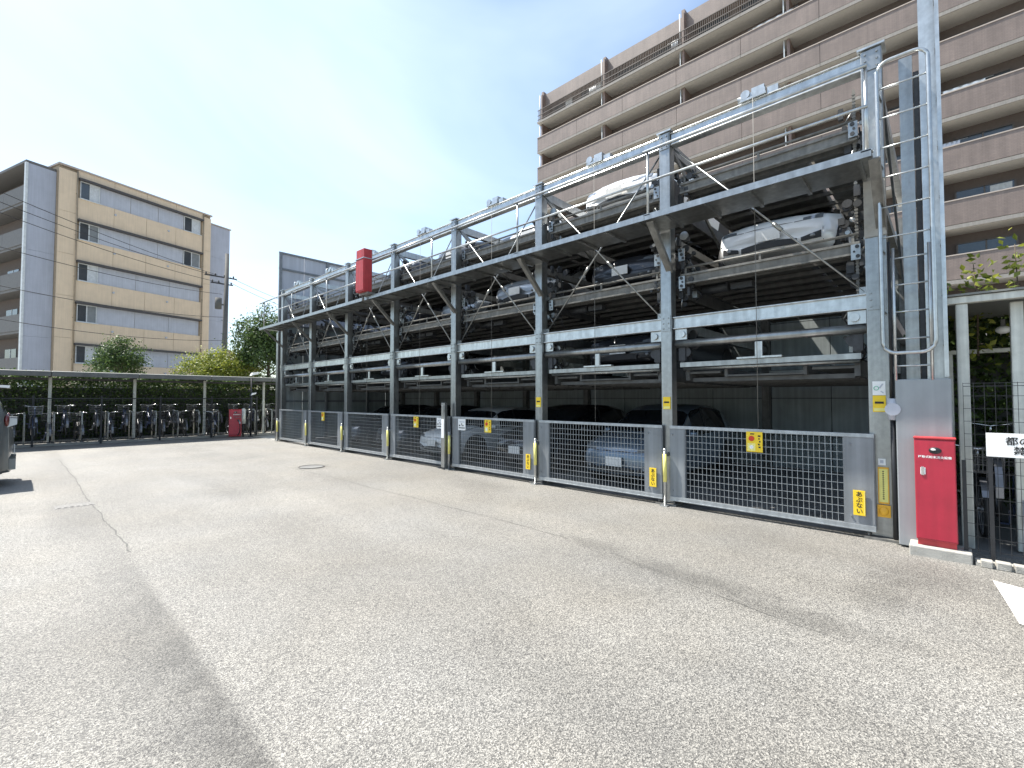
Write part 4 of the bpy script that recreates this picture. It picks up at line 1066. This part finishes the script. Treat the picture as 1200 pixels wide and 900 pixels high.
# kerb of rough blocks at the fence foot
kb = tag(MB().box(6.38, 6.56, -6, -.19, -.05, .035).build('kerb', 'concrete'), kind='structure')
r9 = random.Random(9); y = -.22
while y > -3.2:
    w = r9.uniform(.075, .10); b = MB(); b.box(-.05, .04, -w / 2, w / 2, 0, .07 + r9.uniform(-.008, .008))
    b.v = [(v[0] + r9.uniform(-.008, .008), v[1] + r9.uniform(-.006, .006), v[2]) for v in b.v]
    b.build('stone', 'concrete' if r9.random() < .8 else 'slab_dark', kb, (6.40, y - w / 2, .0), bevel=.008); y -= w + .02

# ---------------------------------------------------------------- trees
def tree(name, label, loc, h, crown_z, rx, ry, rz, ncl, per, cr, size, m, trunk_r=.09, lean=0., cat='tree'):
    t = thing(name, label, cat, loc)
    b = MB(); b.tube([(0, 0, 0), (lean * .3, 0, h * .35), (lean * .7, .05, h * .65), (lean, 0, h * .95)], [trunk_r, trunk_r * .8, trunk_r * .5, trunk_r * .15], 8)
    for q in range(9):
        a = q * 2.4; z0 = crown_z - rz * .7 + q * rz * .14; l_ = rx * .8
        b.tube([(lean * .5, 0, z0), (lean * .5 + math.cos(a) * l_ * .5, math.sin(a) * ry * .4, z0 + rz * .25), (lean * .5 + math.cos(a) * l_, math.sin(a) * ry * .8, z0 + rz * .45)], [trunk_r * .4, trunk_r * .25, trunk_r * .08], 6)
    b.build('trunk', 'bark', t)
    p, o = clump_points(lean, 0, crown_z, rx, ry, rz, ncl, per, cr)
    leaves(p, size, 'crown', m, t, outward=o)
    return t
tree('evergreen_tree', 'dark evergreen tree behind the far end of the car park', (9.0, 26.2, 0), 5.6, 4.2, 1.45, 1.3, 2.0, 210, 90, .42, .13, 'leaf_mid', .12)
tree('shrub', 'broad yellow green shrub rising behind the far shelter roof', (7.1, 27.0, 0), 3.2, 2.8, 1.75, 1.2, 1.25, 190, 70, .34, .11, 'leaf_bright', .06, cat='shrub')
tree('shrub', 'dark round shrub above the far shelter in front of the tan building', (3.0, 27.2, 0), 3.8, 3.1, .95, .9, 1.05, 100, 65, .3, .11, 'leaf_mid', .06, cat='shrub')

# ---------------------------------------------------------------- tan apartment block on the left
ca, sa = math.cos(R(18)), math.sin(R(18))
LB = thing('apartment_block', 'tan and grey apartment block with long window bands at the left', 'building', (2.05, 43.87, 0), R(18))
# local x runs along the facade, -y faces the yard
MB().box(-.58, 9.57, .12, 12, 0, 17.6).build('core', 'tan_core', LB)
top = 17.75
hood_z = [17.0 - 2.905 * k for k in range(6)]
for k, hz in enumerate(hood_z):
    zb = hz - 1.28
    for (a, c) in ((.55, 1.68), (7.40, 8.70)):
        win = a < 1 or k < 2
        if not win:
            continue
        f = MB(); f.box(a, c, .04, .118, zb, zb + .05); f.box(a, c, .04, .118, hz - .09, hz - .04); f.box(a, a + .045, .04, .118, zb + .05, hz - .09); f.box(c - .045, c, .04, .118, zb + .05, hz - .09); f.box((a + c) / 2 - .03, (a + c) / 2 + .03, .06, .118, zb + .05, hz - .09)
        w = f.build('window', 'frame_white', LB)
        MB().box(a + .045, (a + c) / 2 - .03, .10, .11, zb + .05, hz - .09).build('pane', 'window_glass', w)
        MB().box((a + c) / 2 + .03, c - .045, .09, .10, zb + .05, hz - .09).build('pane', ('curtain', 'window_grey')[k % 2], w)
        MB().box(a - .05, c + .05, -.09, .0, zb - .05, zb - .005).build('sill', 'frame_white', w)
    # grey band panels between the windows
    e0, e1 = 1.70, (7.38 if k < 2 else 8.75); n = 3
    for q in range(n):
        a = e0 + (e1 - e0) * q / n + .012; c = e0 + (e1 - e0) * (q + 1) / n - .012
        MB().box(a, c, .09, .13, zb, hz - .04).build('band_panel', 'grey_band', LB)
    MB().box(.42, 8.86, -.22, .1, hz - .035, hz + .10).build('window_hood', 'hood', LB)
    # tan panels below each band
    z0 = max(0, hz - 2.905 + .105); z1 = zb - .012
    n = 4
    if z1 > .3:
        for q in range(n):
            a = .42 + 8.44 * q / n + .01; c = .42 + 8.44 * (q + 1) / n - .01
            if z1 - z0 > .2: MB().box(a, c, .0, .11, z0, z1).build('wall_panel', 'tan_panel', LB)
for q in range(4):
    a = .42 + 8.44 * q / 4 + .01; c = .42 + 8.44 * (q + 1) / 4 - .01
    MB().box(a, c, 0, .11, hood_z[0] + .105, top - .12).build('wall_panel', 'tan_panel', LB)
for k in range(6):
    z0 = k * 2.905; z1 = min(z0 + 2.89, top - .12)
    MB().box(-.58, .405, 0, .11, z0, z1).build('wall_panel', 'tan_panel', LB); MB().box(8.875, 9.57, 0, .11, z0, z1).build('wall_panel', 'tan_panel', LB)
MB().box(-.66, 9.65, -.06, 12, top - .115, top).build('roof_coping', 'roof_edge', LB)
for k in range(6):
    z0 = k * 2.86
    MB().box(-2.0, -.592, .45, .6, z0, z0 + 2.85).build('cladding_panel', 'grey_cladding', LB)
    MB().box(9.582, 11.6, .5, 9, z0, z0 + 2.85).build('cladding_panel', 'grey_cladding', LB)
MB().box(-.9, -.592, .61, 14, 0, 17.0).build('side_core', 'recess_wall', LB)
MB().box(-2.1, -.6, .45, 14.5, 17.165, 17.33).build('side_roof', 'side_grey', LB)
MB().box(9.575, 11.68, .42, 9.1, 17.165, 17.26).build('side_coping', 'roof_edge', LB)
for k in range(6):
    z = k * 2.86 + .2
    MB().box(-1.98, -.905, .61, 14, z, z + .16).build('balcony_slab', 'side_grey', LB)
    for q in range(4): MB().box(-2.03, -1.93, .63 + q * 3.34, .61 + (q + 1) * 3.34, z + .165, z + 1.25).build('balcony_panel', 'side_grey', LB)
    for q in range(4):
        w = MB().box(-.93, -.905, 1.4 + q * 3.3, 3.2 + q * 3.3, z + .2, z + 2.1).build('window', 'window_glass', LB)
        MB().box(-.95, -.932, 2.25 + q * 3.3, 2.33 + q * 3.3, z + .2, z + 2.1).build('frame', 'frame_white', w)
for x_ in (.36, 8.92):
    b = MB(); b.tube([(x_, -.05, 0), (x_, -.05, 17.55)], .04, 8)
    for z_ in range(6): b.box(x_ - .06, x_ + .06, -.06, -.001, 1.4 + z_ * 2.9, 1.45 + z_ * 2.9)
    b.build('downpipe', 'tan_core', LB)
for k in range(5):
    for x_ in (2.6, 6.2): MB().tube([(x_, -.07, hood_z[k] - 1.75), (x_, .0, hood_z[k] - 1.75)], .075, 12).build('vent_cap', 'grey_band', LB)
MB().box(-2.12, -2.002, .4, .62, 0, 17.16).build('corner_trim', 'frame_white', LB)

# small far house between pole and tree
t = thing('far_house', 'distant house with a pinkish roof just right of the utility pole', 'house', (16, 66, 0), R(15))
MB().box(-4, 4, -3, 3, 0, 5.2).build('wall', 'roof_edge', t); b = MB(); b.prism([(-4.5, 5.2), (4.5, 5.2), (0, 7.6)], 'y', -3.4, 3.4); b.build('roof', 'house_pink', t)
w = MB().box(-1, 1, -3.05, -3.0, 3.0, 4.4).build('window', 'window_glass', t)

# utility pole and wires
pole = Vector((10.2, 38.8, 0))
t = thing('utility_pole', 'dark utility pole with crossarms beside the tan building', 'utility pole', pole)
b = MB(); b.tube([(0, 0, 0), (.12, 0, 12.4)], [.2, .13], 12); b.build('shaft', 'pole_concrete', t)
for z, l_ in ((10.6, 1.3), (10.1, .9)):
    b = MB(); b.box(-l_, l_ * .6, -.04, .04, z - .04, z + .04); a = b.build('crossarm', 'black_metal', t)
    for q in range(4):
        x = -l_ + .1 + q * l_ * .45; b = MB(); b.tube([(x, 0, z + .04), (x, 0, z + .1), (x, 0, z + .22)], [.03, .06, .03], 8); b.build('insulator', 'machine_dark', a)
b = MB(); b.tube([(-.42, -.1, 8.2), (-.42, -.1, 9.0)], .22, 12); b.box(-.3, 0, -.06, .0, 8.5, 8.6); b.build('transformer', 'pole_concrete', t)
b = MB()
for z in (4, 5.2, 6.4, 7.4): b.beam((-.2, 0, z), (.25, 0, z), .03, .03)
b.build('step_bolt', 'black_metal', t)
def wire(a, c, sag, label):
    b = MB(); pts = [(a[0] + (c[0] - a[0]) * q / 16, a[1] + (c[1] - a[1]) * q / 16, a[2] + (c[2] - a[2]) * q / 16 - sag * 4 * (q / 16) * (1 - q / 16)) for q in range(17)]
    b.tube(pts, .016, 5); tag(b.build('power_line', 'wire'), label, 'power line', 'power lines strung from the utility pole')
for k, (z, z2) in enumerate(((10.7, 12.6), (10.6, 12.0), (10.15, 11.6), (9.3, 9.6), (7.6, 7.8), (5.9, 6.4))):
    wire((pole.x - .5 + .1 * k, pole.y - .05 * k, z), (-8, 27.5 + .25 * k, z2), .55 + .06 * k, ['topmost power line', 'second power line from the top', 'third power line from the top', 'fourth power line from the top', 'fifth power line from the top', 'lowest power line'][k] + ' crossing in front of the tan building')
for k, z in enumerate((10.7, 10.3, 7.3)):
    wire((pole.x + .3, pole.y, z), (24, 46 + k, z - .6), .5, ['upper', 'middle', 'lower'][k] + ' power line running right from the utility pole towards the car park')

# ---------------------------------------------------------------- brown apartment tower on the right
AX, AY0, AY1 = 33.3, -24., 27.9
AP = thing('apartment_tower', 'tall brown tiled apartment tower with stacked balconies behind the car park', 'building', (AX, 0, 0))
def A(mb, name, m, parent=AP, **k): return mb.build(name, m, parent, **k)
zk = [7.63 + 2.9 * k for k in range(-2, 8)]
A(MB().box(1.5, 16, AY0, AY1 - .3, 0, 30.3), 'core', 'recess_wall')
A(MB().box(.9, 15.8, AY1 - .29, AY1, 0, 29.9), 'end_wall', 'brown_tile')
seam = []
y = AY1
while y > AY0: seam.append(y); y -= 4.55
unit = [AY1 - .3 - 6.9 * k for k in range(8)]
for fi, z in enumerate(zk):
    last = fi == len(zk) - 1
    for a, c in zip(seam[1:], seam[:-1]):
        A(MB().box(.06, 1.5, a, c, z + .0, z + .2), 'balcony_slab', 'soffit')
        A(MB().box(-.02, .055, a + .01, c - .01, z - .03, z + .17), 'slab_lip', 'slab_edge')
        if not last:
            A(MB().box(-.0, .13, a + .012, c - .012, z + .205, z + 1.46), 'balcony_panel', 'brown_tile')
    if not last: A(MB().box(-.03, .16, AY0, AY1, z + 1.465, z + 1.52), 'balcony_coping', 'roof_edge')
    else:
        for zz in (z + .35, z + .75, z + 1.25): A(MB().box(.04, .09, AY0, AY1, zz, zz + .05), 'balcony_rail', 'rail_dark')
        b = MB(); yy = AY1 - .1
        while yy > -4: b.box(.05, .08, yy - .012, yy + .012, z + .2, z + 1.25); yy -= .14
        A(b, 'baluster', 'rail_dark', kind='stuff')
    for uy in unit:
        if uy < -8: continue
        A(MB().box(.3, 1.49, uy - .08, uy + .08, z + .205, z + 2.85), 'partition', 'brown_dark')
        for q, (d0, d1) in enumerate(((.7, 2.9), (3.8, 6.0))):
            w = A(MB().box(1.43, 1.485, uy - d1, uy - d0, z + .3, z + 2.35), 'window', 'window_glass')
            f = MB(); f.box(1.40, 1.429, uy - d1 - .05, uy - d1 + .03, z + .25, z + 2.4); f.box(1.40, 1.429, uy - d0 - .03, uy - d0 + .05, z + .25, z + 2.4); f.box(1.40, 1.429, uy - (d0 + d1) / 2 - .03, uy - (d0 + d1) / 2 + .03, z + .25, z + 2.4); f.box(1.4, 1.428, uy - d1, uy - d0, z + 2.36, z + 2.42)
            f.build('frame', 'rail_dark', w)
            if (fi * 5 + q * 3 + int(uy)) % 3 == 0: MB().box(1.405, 1.425, uy - d1 + .1, uy - d1 + .9, z + .32, z + 2.3).build('curtain', 'curtain', w)
    # rain pipes, one beside each unit line
    for uy in unit:
        if uy < -8: continue
        b = MB(); b.tube([(.35, uy + .25, z + .21), (.35, uy + .25, z + 2.89)], .045, 8); A(b, 'rain_pipe', 'frame_white')
# roof edge: stepped parapet set back, with fins
zt = zk[-1]
for k, uy in enumerate(unit):
    a = uy - 6.85; c = uy - .05
    if c < -10: continue
    h = 30.85 + (.0 if k % 2 else .12)
    A(MB().box(.75, 1.48, a, c, 29.75, h), 'parapet', 'brown_tile')
    A(MB().box(.55, 2.2, uy - .045, uy + .2, zt + .205, h + .25), 'fin', 'brown_dark')
# things kept on balconies that show over the parapets
for fi, y, w, h, m_, lb in ((9, 21.5, .7, .55, 'white_paint', 'white cloth on the top-floor railing near the far end of the brown tower'),
                            (9, 14.2, .5, .6, 'curtain', 'pale cloth on the top-floor railing left of the roof fin'),
                            (8, 6.6, 2.4, .3, 'white_paint', 'long white cloth over a high balcony left of the mast'),
                            (5, -1.9, 1.6, .25, 'white_paint', 'white cloth over a balcony parapet at the right edge of the photo'),
                            (4, -.9, .8, .3, 'screen_panel', 'small grey cloth over a balcony parapet right of the ladder')):
    z = zk[fi] + (1.54 if fi < 9 else .45)
    t = thing('laundry', lb, 'laundry', (AX + .32, y, z), 0, 'laundry on the tower balconies')
    n = 14; b = MB(); vs = []
    for q in range(n + 1):
        yy = w * q / n; d_ = .03 * math.sin(q * 1.9 + fi); vs += [(d_, yy, h), (d_ * 1.8, yy, h * .5), (d_ * 2.4, yy, -.02 * math.sin(q * 2.3)), (d_ + .012, yy, h), (d_ * 1.8 + .012, yy, h * .5), (d_ * 2.4 + .012, yy, -.02 * math.sin(q * 2.3))]
    fs = []
    for q in range(n):
        o = q * 6; p_ = o + 6; fs += [(o, o + 1, p_ + 1, p_), (o + 1, o + 2, p_ + 2, p_ + 1), (o + 3, p_ + 3, p_ + 4, o + 4), (o + 4, p_ + 4, p_ + 5, o + 5), (o, p_, p_ + 3, o + 3), (o + 2, o + 5, p_ + 5, p_ + 2)]
    fs += [(0, 3, 4, 1), (1, 4, 5, 2), (6 * n, 6 * n + 1, 6 * n + 4, 6 * n + 3), (6 * n + 1, 6 * n + 2, 6 * n + 5, 6 * n + 4)]
    b._add(vs, fs, True); b.build('cloth', m_, t)
    b = MB(); b.tube([(.0, -.3, h + .01), (.0, w + .3, h + .01)], .015, 6); b.build('drying_pole', 'galv', t)
